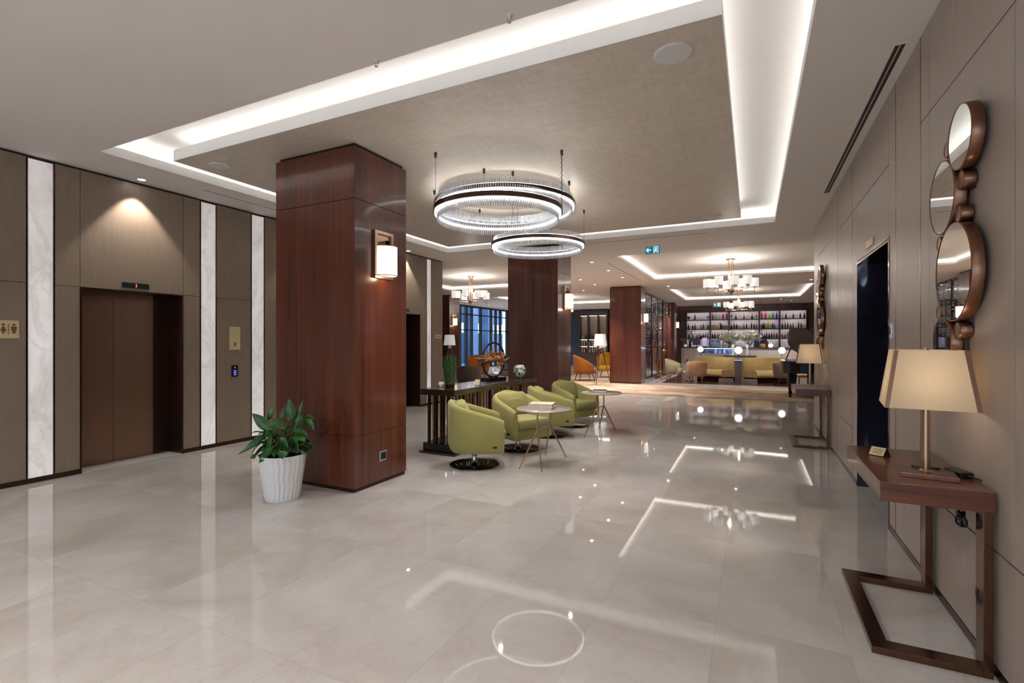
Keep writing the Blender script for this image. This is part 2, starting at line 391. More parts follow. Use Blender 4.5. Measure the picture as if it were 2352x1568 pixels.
# ------------------------------------------------------------------ left wall with three lifts and six lit onyx strips
lifts = [(2.893, 4.02), (5.475, 6.6), (8.15, 9.27)]
strips = [(2.436, 2.66), (4.252, 4.474), (5.022, 5.244), (6.83, 7.05), (7.68, 7.90), (9.522, 9.708)]
pans = [(-6, -3.6), (-3.6, -1.2), (-1.2, 1.2), (1.2, 2.43), (2.668, 2.893), (4.02, 4.245), (4.482, 5.014), (5.252, 5.475), (6.6, 6.822), (7.058, 7.672), (7.908, 8.15), (9.27, 9.514), (9.716, 10.18)]
b = MB(); g = .0025
for y0, y1 in pans:
    b.box(XL - .03, XL, y0 + g, y1 - g, .055, 2.117); b.box(XL - .03, XL, y0 + g, y1 - g, 2.122, 3.445)
for y0, y1 in lifts: b.box(XL - .03, XL, y0 + g, y1 - g, 2.122, 3.445)
solid = []; last = -6
for y0, y1 in lifts: solid.append((last, y0)); last = y1
solid.append((last, 10.18))
for y0, y1 in solid: b.box(-7.5, XL - .031, y0, y1, 0, CZ, 1)
for y0, y1 in lifts: b.box(-7.5, XL - .031, y0, y1, 2.121, CZ, 1)
b.box(-14.2, -7.5, 9.83, 10.18, 0, CZ, 0); b.box(XL - .03, XL, 10.18, 10.184, .055, 3.445)
structure(b.build('wall_left', [M['taupe_dark'], M['gap']]))
b = MB()
for y0, y1 in solid: b.box(XL - .03, XL + .004, y0, y1, 0, .052)
structure(b.build('baseboard_left', M['bronze_dark']))
LS = ['leftmost tall white onyx light strip, between the restroom sign and the lift', 'second lit white onyx strip, just right of the nearest lift doors',
      'third lit white onyx strip, right of the call panel and behind the potted plant', 'lit white onyx strip hidden behind the big wooden pillar, nearer one',
      'lit white onyx strip hidden behind the big wooden pillar, farther one', 'narrow far lit white onyx strip near the corner, right of the dark far lift']
for (y0, y1), lab in zip(strips, LS):
    yc = (y0 + y1) / 2; w = (y1 - y0) / 2
    t = thing('onyx_light_panel', lab, 'light panel', (XL, yc, 0), 0, 'lit onyx strips on the lift wall')
    q = MB(); q.box(-.028, -.004, -w + .008, w - .008, .055, 3.435); q.build('onyx_slab', M['onyx'], t)
    for s in (-1, 1):
        q = MB(); q.box(-.03, .003, min(s * w, s * (w - .008)), max(s * w, s * (w - .008)), .055, 3.44); q.build('edge_trim', M['bronze'], t)
for k, (y0, y1) in enumerate(lifts):
    yc = (y0 + y1) / 2
    d = bpy.data.objects.new('door_%d' % (k + 1), None); C.objects.link(d); d.location = (XL, yc, 0); structure(d)
    w = (y1 - y0) / 2
    q = MB(); q.box(-.34, .006, -w, -w + .014, 0, 2.12); q.box(-.34, .006, w - .014, w, 0, 2.12); q.box(-.34, .006, -w + .014, w - .014, 2.106, 2.12)
    q.build('door_frame', M['bronze_dark'], d)
    for s in (0, 1):
        q = MB(); q.box(-.345, -.318, -w + .014 if s == 0 else -.09, -.094 if s == 0 else w - .2, .006, 2.106); q.build('door_leaf', M['door'], d)
    q = MB(); q.box(-.345, -.31, w - .2, w - .014, .006, 2.106); q.build('door_return', M['bronze_dark'], d)
    q = MB(); q.box(-.64, -.346, -w, w, 0, 2.12); q.build('shaft_back', M['gap'], d)
    q = MB(); q.box(-.318, .0, -w + .014, w - .014, .0008, .004); q.build('sill', M['border'], d)
# ------------------------------------------------------------------ right wall
pr = [(-6, -3, 1), (-3, -.5, 1), (-.5, 1.5, 1), (1.5, 2.755, 1), (2.755, 3.86, 1), (3.86, 4.03, 1), (4.045, 4.645, 0), (4.66, 4.85, 0), (6.2, 6.455, 2), (6.47, 7.31, 1), (7.31, 7.505, 0), (7.52, 8.1, 0), (8.1, 9.5, 1), (9.5, 10.16, 0)]
b = MB()
for y0, y1, k in pr:
    zz = [(.05, .556), (.564, 2.906), (2.914, 3.47)] if k == 1 else ([(.05, 2.906), (2.914, 3.47)] if k == 2 else [(.05, 3.47)])
    for z0, z1 in zz: b.box(XR, XR + .03, y0 + g, y1 - g, z0, z1)
b.box(XR, XR + .03, 4.85 + g, 6.2 - g, 2.325, 2.906); b.box(XR, XR + .03, 4.85 + g, 6.2 - g, 2.914, 3.47)
for y0, y1, z0 in ((-6, 4.85, 0), (6.2, 10.16, 0), (4.85, 6.2, 2.325)): b.box(XR + .031, 1.4, y0, y1, z0, CZ, 1)
for y in (4.0375, 4.6525, 6.4625, 7.5125): b.box(XR - .001, XR + .03, y - .006, y + .006, .05, 3.47, 2)
b.box(1.4, 8.2, 9.9, 10.16, 0, CZ); b.box(XR, 1.4, 10.16, 10.164, .05, 3.47)
structure(b.build('wall_right', [M['taupe'], M['gap'], M['bronze_pale']]))
b = MB(); b.box(XR - .003, XR + .03, -6, 4.85, 0, .047); b.box(XR - .003, XR + .03, 6.2, 10.16, 0, .047); structure(b.build('baseboard_right', M['bronze_dark']))
d = bpy.data.objects.new('door_4', None); C.objects.link(d); d.location = (XR, 5.525, 0); structure(d)
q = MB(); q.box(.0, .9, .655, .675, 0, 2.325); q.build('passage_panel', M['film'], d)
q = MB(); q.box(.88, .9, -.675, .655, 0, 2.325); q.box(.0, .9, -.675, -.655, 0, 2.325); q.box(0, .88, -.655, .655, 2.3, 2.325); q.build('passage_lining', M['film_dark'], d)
q = MB(); q.box(-.004, .04, -.685, -.655, 0, 2.335); q.box(-.004, .03, -.655, .655, 2.325, 2.335); q.build('door_frame', M['chrome_dark'], d)
# ------------------------------------------------------------------ rear, far and outer walls
def glazed(name, wn, fixed, axis, spans, z0, z1, mull, lo, hi, mat_wall, thick=.2, mulls=None, trans=(2.1, 2.95)):
    """wall with glazed openings; axis 'x' = wall runs along x at y=fixed, 'y' = runs along y at x=fixed"""
    def bx(b, a0, a1, t0, t1, zz0, zz1, m=0):
        if axis == 'x': b.box(a0, a1, fixed + t0, fixed + t1, zz0, zz1, m)
        else: b.box(fixed + t0, fixed + t1, a0, a1, zz0, zz1, m)
    b = MB(); last = lo
    for s0, s1 in spans: bx(b, last, s0, -thick, 0, 0, CZ); bx(b, s0, s1, -thick, 0, 0, z0); bx(b, s0, s1, -thick, 0, z1, CZ); last = s1
    bx(b, last, hi, -thick, 0, 0, CZ); structure(b.build(name, mat_wall))
    for s0, s1 in spans:
        e = bpy.data.objects.new('window_%d' % wn, None); C.objects.link(e); structure(e); wn += 1
        f = MB(); n = max(1, round((s1 - s0) / mull)); ms = mulls or [s0 + (s1 - s0) * k / n for k in range(n + 1)]
        for a in ms: bx(f, a - .04, a + .04, -.14, .02, z0, z1)
        for z in (z0, *trans, z1 - .05): bx(f, s0, s1, -.12, 0, z, z + .05)
        f.build('window_frame', M['black'], e)
        p = MB(); bx(p, s0, s1, -.07, -.065, z0, z1); p.build('pane', M['glass'], e)
    return wn
wn = glazed('wall_back', 1, -6, 'x', [(-6.4, -3.4), (-3.0, .6)], .1, 3.1, 1.5, -7.5, 1.4, M['taupe_dark'])
wn0 = wn
wn = glazed('wall_left', wn, -13.9, 'y', [(16.5, 29.2)], .05, 3.42, 1.1, 10.18, 29.9, M['dark_wood_z'], .25,
            [16.6, 17.7, 18.8, 19.9, 21.2, 22.35, 23.0, 23.56, 24.55, 25.8, 26.4, 27.0, 27.9, 29.1])
b = MB(); b.box(-14.2, 8.2, 29.72, 29.9, 0, CZ); structure(b.build('wall_far', M['dark_wood_z']))
b = MB(); b.box(8.0, 8.2, 10.16, 29.9, 0, CZ); structure(b.build('wall_right', M['taupe']))
b = MB()
for k in range(9): b.box(-20.4, -19.6, 15 + k * 2.6, 15.9 + k * 2.6, -.2, 6)
b.box(-20.9, -20.4, 10, 40, -.2, 2.2); b.box(-20.9, -20.4, 10, 40, 3.0, 6)
tag(b.build('neighbouring_facade', M['outside']), 'pale blue building front with piers outside the lounge windows', 'building')
b = MB(); b.box(-30, -14.2, 5, 45, -.25, -.2); structure(b.build('floor', M['outside']))
# ------------------------------------------------------------------ timber pillars
def pillar(x0, x1, y0, y1, lab, dark=False):
    xc, yc, w, d = (x0 + x1) / 2, (y0 + y1) / 2, (x1 - x0) / 2, (y1 - y0) / 2
    t = thing('wood_pillar', lab, 'pillar', (xc, yc, 0), 0, 'square timber clad pillars')
    for z0, z1 in ((.04, .556), (.561, 2.916), (2.921, 3.438)):
        q = MB(); q.box(-w, w, -d, d, z0, z1); q.build('veneer_panel', M['mahogany'], t, bevel=.002)
    q = MB(); q.box(-w + .012, w - .012, -d + .012, d - .012, 0, .04); q.build('plinth', M['bronze_dark'], t)
    q = MB(); q.box(-w + .03, w - .03, -d + .03, d - .03, 3.438, CZ); q.box(-w + .006, w - .006, -d + .006, d - .006, .5, 3.0); q.build('cap', M['bronze_dark'], t)
pillar(-4.652, -3.53, 3.70, 4.51, 'large reddish mahogany pillar nearest the camera, with the potted plant before it')
pillar(-4.652, -3.53, 9.36, 10.16, 'second mahogany pillar, rising behind the green armchairs and the console')
pillar(-4.652, -3.53, 17.66, 18.47, 'third mahogany pillar, beside the tripod floor lamp on the carpet edge')
pillar(-4.652, -3.53, 26.0, 26.8, 'fourth and farthest mahogany pillar, left of the bar shelves')
pillar(-12.67, -11.55, 17.66, 18.47, 'dark wooden pillar with a sconce at the far left by the lounge windows')
# ------------------------------------------------------------------ wall and ceiling fittings
def text_free_pictogram(q, y, woman, x=.0):
    # flat raised figure in the local y-z plane facing +x
    def poly(pts): 
        n = len(pts); q.add([(x, y + a, z) for a, z in pts] + [(x + .003, y + a, z) for a, z in pts],
              [tuple(range(n))[::-1], tuple(range(n, 2 * n))] + [(i, (i + 1) % n, n + (i + 1) % n, n + i) for i in range(n)])
    poly([(.012 * math.cos(2 * PI * k / 14), .047 + .011 * math.sin(2 * PI * k / 14)) for k in range(14)])
    if woman: poly([(-.006, .03), (-.024, -.018), (-.008, -.018), (-.008, -.042), (.008, -.042), (.008, -.018), (.024, -.018), (.006, .03)])
    else: poly([(-.02, .03), (-.02, -.005), (-.013, -.012), (-.011, -.042), (.011, -.042), (.013, -.012), (.02, -.005), (.02, .03)])
t = thing('restroom_sign', 'square gold restroom sign with woman and man figures at the far left', 'sign', (XL, 2.29, 1.625))
q = MB(); q.box(0, .008, -.083, .083, -.092, .092); q.build('sign_plate', M['gold'], t, bevel=.001)
q = MB(); text_free_pictogram(q, -.04, True, .0075); q.build('woman_figure', M['gold_ink'], t)
q = MB(); text_free_pictogram(q, .042, False, .0075); q.build('man_figure', M['gold_ink'], t)
q = MB(); q.box(.0075, .0105, -.002, .002, -.055, .055); q.build('divider_line', M['gold_ink'], t)
t = thing('wall_plaque', 'blank tall gold plaque above the lift call panel', 'plaque', (XL, 4.755, 1.547))
q = MB(); q.box(0, .008, -.082, .082, -.17, .17); q.build('plaque_plate', M['gold'], t, bevel=.001)
q = MB()
q.box(.0075, .009, -.012, .012, -.11, -.06)
q.build('faint_marks', M['gold_ink'], t)
t = thing('wall_plaque', 'small horizontal gold plaque on the wall end beside the far onyx strip', 'plaque', (XL, 10.0, 1.62))
q = MB(); q.box(0, .008, -.13, .13, -.045, .045); q.build('plaque_plate', M['gold'], t, bevel=.001)
q = MB(); q.box(.0075, .009, -.1, .1, -.006, .006); q.build('faint_marks', M['gold_ink'], t)
t = thing('lift_call_panel', 'small black lift call panel with blue lit keypad under the gold plaque', 'panel', (XL, 4.75, 1.066))
q = MB(); q.box(-.001, .012, -.048, .048, -.085, .085); q.build('panel_body', M['black'], t, bevel=.002)
q = MB(); q.box(.0115, .014, -.03, .03, -.075, .02); q.build('keypad_glow', colmat('keypad', (60, 56, 120), .3), t)
q = MB()
for k in range(3):
    for s in (-1, 1): q.box(.0135, .0155, s * .011 - .007, s * .011 + .007, -.06 + k * .027, -.045 + k * .027)
q.build('keypad_buttons', M['screen_blue'], t)
q = MB(); q.add([(.0135, -.008, .045), (.0135, .008, .045), (.0135, 0, .062)], [(0, 1, 2)]); q.build('up_arrow', M['exit_white'], t)
for yc, lab in ((3.452, 'black floor display with a red digit above the nearest lift doors'), (6.04, 'black floor display above the lift hidden by the pillar'), (8.71, 'black floor display above the far lift doors')):
    t = thing('lift_indicator', lab, 'display', (XL, yc, 2.188))
    q = MB(); q.box(0, .014, -.148, .148, -.033, .033); q.build('display_body', M['black'], t, bevel=.002)
    q = MB(); q.box(.0135, .0155, -.006, .006, .016, .02); q.box(.0135, .0155, -.006, .006, -.002, .002); q.box(.0135, .0155, -.006, .006, -.02, -.016); q.box(.0135, .0155, .004, .008, -.018, .018); q.build('floor_digit', M['red_digit'], t)
# right wall fittings
t = thing('room_plate', 'small pale metal plate above the dark doorway on the right wall', 'plaque', (XR, 5.55, 2.41))
q = MB(); q.box(-.008, 0, -.15, .15, -.035, .035); q.build('plate', M['bronze_pale'], t, bevel=.001)
t = thing('switch_plate', 'small white switch plate on the jamb beside the dark doorway', 'switch', (XR, 4.745, 1.585))
q = MB(); q.box(-.012, 0, -.045, .045, -.06, .06); q.build('plate', M['white_gloss'], t, bevel=.002)
q = MB(); q.box(-.016, -.0115, -.02, .02, -.03, .03); q.build('rocker', M['chrome'], t)
t = thing('socket_plate', 'small silver framed socket low on the nearest pillar side', 'socket', (-3.53, 4.115, .29))
q = MB(); q.box(0, .008, -.055, .055, -.055, .055); q.build('socket_frame', M['chrome'], t, bevel=.002)
q = MB(); q.box(.0075, .01, -.036, .036, -.036, .036); q.build('socket_face', M['black'], t); q = MB(); q.ball((.0095, -.012, 0), .006, 8); q.ball((.0095, .012, 0), .006, 8); q.build('pin_holes', M['chrome_dark'], t)
def vent(x, y, L, W, rz, lab, slots=2):
    t = thing('linear_vent', lab, 'air vent', (x, y, CZ), rz)
    q = MB(); q.box(-W / 2, W / 2, -L / 2, L / 2, -.004, 0); q.build('vent_frame', M['ceiling'], t)
    for k in range(slots):
        xx = -W / 2 + W * (k + 1) / (slots + 1)
        q = MB(); q.box(xx - W * .13, xx + W * .13, -L / 2 + .02, L / 2 - .02, -.0055, -.0038); q.build('slot', M['gap'], t)
vent(.885, 5.9, 3.68, .095, 0, 'long black double slot air vent in the ceiling along the right wall')
vent(-6.42, 4.75, 1.5, .05, 0, 'thin slot air vent in the ceiling above the lift wall', 1)
vent(-3.27, 14.3, 4.2, .06, 0, 'thin slot air vent in the ceiling beside the lounge tray', 1)
vent(-2.2, 9.62, 3.0, .05, PI / 2, 'faint slot vent in the ceiling behind the exit sign', 1)
def disc(x, y, r, lab):
    t = thing('ceiling_speaker', lab, 'speaker', (x, y, CZ), 0, 'round ceiling speakers')
    q = MB(); q.lathe([(r, 0), (r, -.006), (r * .9, -.009)], 40, cap1=False); q.build('rim', M['ceiling'], t)
    q = MB(); q.lathe([(r * .9, -.009), (r * .02, -.011)], 40); q.build('grille', M['speaker'], t)
disc(-.49, 3.53, .13, 'round grey ceiling speaker near the bright right corner of the ceiling panel')
disc(-5.38, 3.55, .105, 'round grey ceiling speaker at the left end of the ceiling panel')
disc(-.55, 8.4, .11, 'faint round ceiling speaker at the far right corner of the ceiling panel')
def detector(x, y, lab):
    t = thing('sprinkler_head', lab, 'sprinkler', (x, y, CZ + .003))
    q = MB(); q.lathe([(.022, 0), (.022, -.006), (.008, -.01), (.006, -.03)], 16); q.build('escutcheon', M['white_gloss'], t)
    q = MB(); q.tube([(-.012, 0, -.012), (-.014, 0, -.035), (0, 0, -.045), (.014, 0, -.035), (.012, 0, -.012)], .002, 6); q.lathe([(.013, -.046), (.013, -.048)], 12); q.build('deflector', M['chrome'], t)
detector(-2.373, 2.70, 'small white sprinkler head on the ceiling edge above the pillar'); detector(-1.322, 2.68, 'small sprinkler head near the top edge of the picture')
# downlights
DL = [(-6.697, 3.436, 'above the nearest lift doors'), (-6.745, 8.692, 'above the far lift doors'), (-6.70, 6.04, 'above the lift behind the pillar'),
      (-3.6, 11.94, 'first of the row between the exit sign and the second pillar'), (-3.6, 13.53, 'second of the row right of the second pillar'), (-3.6, 15.17, 'third of the row right of the second pillar'),
      (-4.94, 15.14, 'just above right of the second pillar sconce'), (-4.91, 16.63, 'behind the one above the second pillar sconce'), (-5.89, 18.42, 'deepest one above the second pillar sconce'),
      (-2.70, 18.3, 'at the left corner of the bar lounge tray'), (-2.68, 27.0, 'in front of the left end of the bar shelves'), (1.70, 27.33, 'in front of the right end of the bar shelves'),
      (-.5, 18.3, 'added for the flowers, hidden behind the nearer drum shade chandelier'), (1.69, 18.36, 'beside the right wall between the lounge trays'), (1.2, 26.2, 'in front of the back bar, near the right corner'), (-4.1, 21.95, 'first of the row along the glass partition'), (-4.1, 23.43, 'second of the row along the glass partition'),
      (-4.1, 24.51, 'third of the row along the glass partition'), (-4.05, 25.42, 'last of the row along the glass partition'), (-6.3, 27.2, 'in front of the lit display cabinet'), (-9.0, 27.6, 'over the dark navy panel of the far lounge'),
      (-12.9, 21.9, 'first of the row along the lounge windows'), (-12.9, 23.6, 'second of the row along the lounge windows'), (-12.9, 25.2, 'third of the row along the lounge windows'), (-12.9, 26.6, 'fourth of the row along the lounge windows')]
dl0 = None
for x, y, lab in DL:
    lab = 'small round lit downlight ' + lab
    if dl0 is None:
        dl0 = thing('downlight', lab, 'downlight', (x, y, CZ), 0, 'recessed ceiling downlights')
        q = MB(); q.lathe([(.055, 0), (.055, -.004), (.042, -.006), (.04, -.001)], 24, cap0=False, cap1=False); q.build('trim_ring', M['white_gloss'], dl0)
        q = MB(); q.lathe([(.04, -.0015), (.001, -.002)], 24, cap0=False); q.build('lens', M['spot_lens'], dl0)
    else: dup(dl0, (x, y, CZ), 0, lab)
def lamp(kind, name, loc, power, col=(1, .93, .85), **kw):
    L = bpy.data.lights.new(name, kind); L.energy = power; L.color = col
    for k, v in kw.items(): setattr(L, k, v)
    o = bpy.data.objects.new(name, L); C.objects.link(o); o.location = loc; return o
for x, y, _ in DL:
    lift = x < -6.5 and y < 9
    acc = x == -.5  # added accent spot, tilted at the flower vases to brighten them
    o = lamp('SPOT', 'downlight_beam', (x, y, CZ - .012), 230 if acc else 48 if lift else (190 if y < 16 else 210), (1, .93, .84), spot_size=math.radians(80 if lift else 46 if acc else 95), spot_blend=.35 if lift else .7, shadow_soft_size=.03)
    if acc: o.rotation_euler.x = math.radians(52)
# unseen downlights added behind the camera as fill for the near lobby
for x in (-5.4, -2.6, 0.1):
    for y in (-3.6, -.4):
        dup(dl0, (x, y, CZ), 0, 'small round lit downlight added as fill in the ceiling behind the viewpoint', 'fill downlights behind the viewpoint')
        lamp('SPOT', 'downlight_beam', (x, y, CZ - .012), (240 if x > 0 else 165), (1, .965, .925), spot_size=math.radians(140), spot_blend=.9, shadow_soft_size=.06)
# exit signs hung from the ceiling
def exit_sign(x, y, z, w, lab):
    t = thing('exit_sign', lab, 'exit sign', (x, y, z), 0, 'green emergency exit signs'); h = w * .56
    q = MB(); q.box(-w / 2, w / 2, 0, .025, -h / 2, h / 2); q.build('sign_body', M['white_gloss'], t, bevel=.003)
    q = MB(); q.box(-w / 2 + .012, w / 2 - .012, -.002, .0, -h / 2 + .012, h / 2 - .012); q.build('green_face', M['exit_green'], t)
    q = MB(); s = w / .3
    P_ = lambda pts: q.add([(a * s, -.003, c * s) for a, c in pts], [tuple(range(len(pts)))])
    P_([(-.125, 0), (-.085, .045), (-.066, .045), (-.09, .012), (-.03, .012), (-.03, -.012), (-.09, -.012), (-.066, -.045), (-.085, -.045)])
    q.build('arrow', M['exit_white'], t)
    q = MB(); P_([(.02, -.066), (.02, .062), (.11, .062), (.11, -.066), (.1, -.066), (.1, .05), (.034, .05), (.034, -.066)])
    P_([(.066 + .011 * math.cos(2 * PI * k / 10), .036 + .011 * math.sin(2 * PI * k / 10)) for k in range(10)])
    P_([(.05, .022), (.08, .022), (.092, -.002), (.084, -.006), (.074, .008), (.07, -.018), (.09, -.03), (.086, -.058), (.076, -.058), (.076, -.036), (.058, -.028), (.046, -.052), (.034, -.048), (.048, -.02), (.052, .006), (.042, -.008), (.034, -.004)])
    q.build('running_figure', M['exit_white'], t)
    for s_ in (-1, 1):
        q = MB(); q.tube([(s_ * w * .4, .012, h / 2), (s_ * w * .4, .012, CZ - z)], .003, 6); q.build('suspension_wire', M['chrome'], t)
exit_sign(-1.715, 9.66, 3.25, .3, 'green exit sign with arrow and running figure hanging nearest, above the walkway')
exit_sign(-1.35, 22.7, 3.06, .3, 'small far green exit sign hanging in front of the bar shelves')
# wall sconces
def sconce(loc, rz, lab):
    """fixing plane x=0, projects along +x, z=0 at the bottom of the back frame"""
    t = thing('wall_sconce', lab, 'wall lamp', loc, rz, 'bronze sconces on the pillars')
    q = MB()
    q.box(0, .03, -.145, -.108, 0, .50); q.box(0, .03, .108, .145, 0, .50); q.box(0, .03, -.108, .108, 0, .035); q.box(0, .03, -.108, .108, .465, .5); q.box(0, .008, -.108, .108, .035, .465)
    q.build('back_frame', M['bronze_pale'], t, bevel=.002)
    q = MB(); q.box(.008, .075, -.02, .02, .36, .40); q.box(.06, .075, -.02, .02, .32, .40); q.build('bracket', M['bronze_pale'], t)
    q = MB(); out = []
    for k in range(13):
        a = -1 + k / 6; out.append((.05 + .115 * (1 - abs(a) ** 2.6), a * .128))
    prof = [(.035, -.128)] + out + [(.035, .128)]
    n = len(prof); vs = [(x, y, .03) for x, y in prof] + [(x, y, .335) for x, y in prof]
    q.add(vs, [(i, i + 1, n + i + 1, n + i) for i in range(n - 1)], 0, True)
    q.build('glass_shade', M['sconce_glass'], t)
    q = MB(); q.add([(x * .98, y * .98, .032) for x, y in prof], [tuple(range(n))]); q.build('diffuser', M['sconce_glass'], t)
    q = MB(); q.tube([(x * 1.005, y * 1.005, .03) for x, y in prof], .005, 6); q.tube([(x * 1.005, y * 1.005, .335) for x, y in prof], .004, 6); q.build('shade_rim', M['bronze_pale'], t)
    ca, sa = math.cos(rz), math.sin(rz); lamp('POINT', 'sconce_bulb', (loc[0] + .12 * ca, loc[1] + .12 * sa, loc[2] + .012), .7, (1, .74, .48), shadow_soft_size=.008)
sconce((-3.53, 4.11, 2.16), 0, 'lit bronze sconce with white glass on the nearest pillar')
sconce((-3.53, 9.83, 2.16), 0, 'lit bronze sconce on the second pillar, behind the armchairs')
sconce((-3.53, 18.1, 2.16), 0, 'lit bronze sconce on the third pillar, near the glass partition')
sconce((-3.53, 26.4, 2.16), 0, 'lit sconce on the farthest pillar, left of the bar shelves')
sconce((-11.55, 18.0, 2.16), 0, 'lit sconce on the dark pillar at the far left by the windows')
rnd = random.Random(7)
# ------------------------------------------------------------------ three ring chandeliers
TH = math.radians(25.9555); FW = Vector((-math.sin(TH), math.cos(TH), 0)); RT = Vector((math.cos(TH), math.sin(TH), 0))
def ring(b, R, w, z0, z1, n=96, m=0):
    rs = []
    for k in range(n + 1):
        a = 2 * PI * k / n; c, s = math.cos(a), math.sin(a)
        rs.append([((R - w) * c, (R - w) * s, z0), (R * c, R * s, z0), (R * c, R * s, z1), ((R - w) * c, (R - w) * s, z1)])
    b.loft(rs, m, False, True, False, False)
    for i in range(1): pass
    return b
rodm = MB(); rodm.lathe([(.002, -.105), (.0076, -.098), (.0076, .098), (.002, .105)], 6, smooth=False); rodmesh = None
def ring_chandelier(cx, cy, z, R, lab, mounts, coil=None):
    global rodmesh
    t = thing('ring_chandelier', lab, 'chandelier', (cx, cy, z), 0, 'crystal ring chandeliers')
    ring(MB(), R, .014, -.024, .024).build('metal_band', M['bronze_dark'], t)
    ring(MB(), R - .016, .012, -.042, -.020).build('light_strip', M['led_ring'], t)
    ring(MB(), R - .003, .008, .0242, .0258).build('light_strip', M['led_top'], t)
    n = int(2 * PI * (R - .045) / .0225); Rr = R - .045
    order = sorted(range(n), key=lambda k: Vector((math.cos(2 * PI * k / n), math.sin(2 * PI * k / n), 0)).dot(FW))
    rest = MB()
    for i, k in enumerate(order):
        a = 2 * PI * k / n; p = (Rr * math.cos(a), Rr * math.sin(a), 0)
        if i < 100:
            if rodmesh is None:
                o = rodm.build('crystal_rod', M['crystal'], t, loc=p); rodmesh = o.data
            else:
                o = bpy.data.objects.new('crystal_rod', rodmesh); C.objects.link(o); o.parent = t; o.location = p
        else:
            rest.at(p).lathe([(.002, -.105), (.0076, -.098), (.0076, .098), (.002, .105)], 6, smooth=False)
    o = rest.build('crystal_rods', M['crystal'], t); o['kind'] = 'stuff'
    for mx, my in mounts:
        a = math.atan2(my - cy, mx - cx); x, y = (R - .007) * math.cos(a), (R - .007) * math.sin(a)
        q = MB(); q.tube([(x, y, .02), (x, y, CZ - z - .03)], .0022, 5); q.build('suspension_wire', M['chrome_dark'], t)
        q = MB(); q.lathe([(.005, -.06), (.014, -.045), (.016, 0)], 12, (x, y, CZ - z)); q.build('ceiling_mount', M['chrome_dark'], t)
    for k in range(4 if R > .9 else 2):  # spots added under the ring to brighten the floor and seats below
        a = 2 * PI * (k + .35) / (4 if R > .9 else 2); lamp('SPOT', 'ring_fill_spot', (cx + (R - .02) * math.cos(a), cy + (R - .02) * math.sin(a), z - .108), 29, (1, .975, .95), spot_size=math.radians(140), spot_blend=1, shadow_soft_size=.02)
    if coil:
        a = math.atan2(coil[1] - cy, coil[0] - cx); x, y = (R - .007) * math.cos(a), (R - .007) * math.sin(a); H = CZ - z - .05
        q = MB(); q.tube([(x + .007 * math.cos(k * 1.2), y + .007 * math.sin(k * 1.2), .02 + H * k / 60) for k in range(61)], .003, 5); q.build('power_cable', M['black'], t)
ring_chandelier(-2.95, 5.84, 3.285, .93, 'largest crystal ring chandelier, the highest of the three rings', [(-2.762, 4.946), (-3.761, 5.347), (-2.076, 5.777), (-3.675, 6.432)])
ring_chandelier(-2.36, 4.52, 2.835, .665, 'nearest crystal ring chandelier, overlapping below the largest ring', [(-2.954, 4.301), (-1.841, 4.778), (-2.5, 5.15)], (-1.841, 4.778))
ring_chandelier(-2.89, 6.82, 2.94, .70, 'lowest right crystal ring chandelier, in front of the second pillar', [(-2.281, 7.137), (-3.5, 7.1), (-2.9, 6.12)])
# ------------------------------------------------------------------ green tub armchairs
def upath(off=0, zoff=0):
    A, B, e = .345 - off, .355 - off, 2.5; pts = []
    for k in range(6): pts.append((.335 - (.335 - .02) * k / 6, -B))
    for k in range(21):
        a = -PI / 2 - PI * k / 20; c, s = math.cos(a), math.sin(a)
        pts.append((.02 + A * math.copysign(abs(c) ** (2 / e), c), B * math.copysign(abs(s) ** (2 / e), s)))
    for k in range(6): pts.append((.02 + (.335 - .02) * (k + 1) / 6, B))
    return pts
def armchair():
    t = thing('tub_armchair', '', 'armchair')
    N = len(upath()); secs = []
    o0 = upath(0); L = [0]
    for i in range(1, N): L.append(L[-1] + math.dist(o0[i], o0[i - 1]))
    for i in range(N):
        s = abs(2 * L[i] / L[-1] - 1); h = .80 - .215 * (s ** 1.35)
        f = .012 if i in (0, N - 1) else 0
        sec = []
        for off, z in ((.035, .19), (.008, .225), (.0, .30), (0 + f, h - .045 - f), (.016 + f, h - .012 - f), (.042, h - f), (.07 - f, h - .012 - f), (.088 - f, h - .05 - f), (.09, .3), (.09, .2)):
            x, y = upath(off + (.012 if z < .24 else 0))[i]
            sec.append((x, y, z))
        secs.append(sec)
    q = MB(); q.loft(secs, 0, True, True, True, True); q.build('shell', M['green'], t)
    q = MB(); q.prism([p for p in upath(.08)], .19, .325); q.build('seat_base', M['green'], t, bevel=.012)
    rings = []
    for off, z, fx in ((.11, .328, 0), (.094, .345, .02), (.094, .43, .03), (.11, .455, .02), (.2, .468, -.04)):
        rings.append([(x + (fx if x > .2 else 0), y, z) for x, y in upath(off)])
    q = MB(); q.loft(rings); q.build('seat_cushion', M['green'], t, bevel=.004)
    pil = cushion(.33, .50, .13, .06, .02); c = MB(); c.v = pil.v; c.f = pil.f; c.mi = pil.mi; c.sm = pil.sm
    R = Matrix.Translation((-.205, 0, .60)) @ Matrix.Rotation(math.radians(78), 4, 'Y')
    c.v = [tuple(R @ Vector(v)) for v in c.v]; c.build('back_cushion', M['green'], t)
    q = MB()
    for sy in (-1, 1): q.box(.20, .25, sy * .3515 - .002, sy * .3515 + .002, .262, .285)
    q.build('maker_badge', M['bronze_dark'], t)
    q = MB(); q.lathe([(.055, .02), (.034, .04), (.03, .19), (.06, .2)], 24); q.build('pedestal_stem', M['chrome'], t)
    q = MB(); q.lathe([(.30, 0), (.303, .006), (.29, .014), (.15, .022), (.05, .03), (.0, .03)], 56, cap1=False); q.build('round_base', M['chrome_dark'], t)
    return t
ac = armchair()
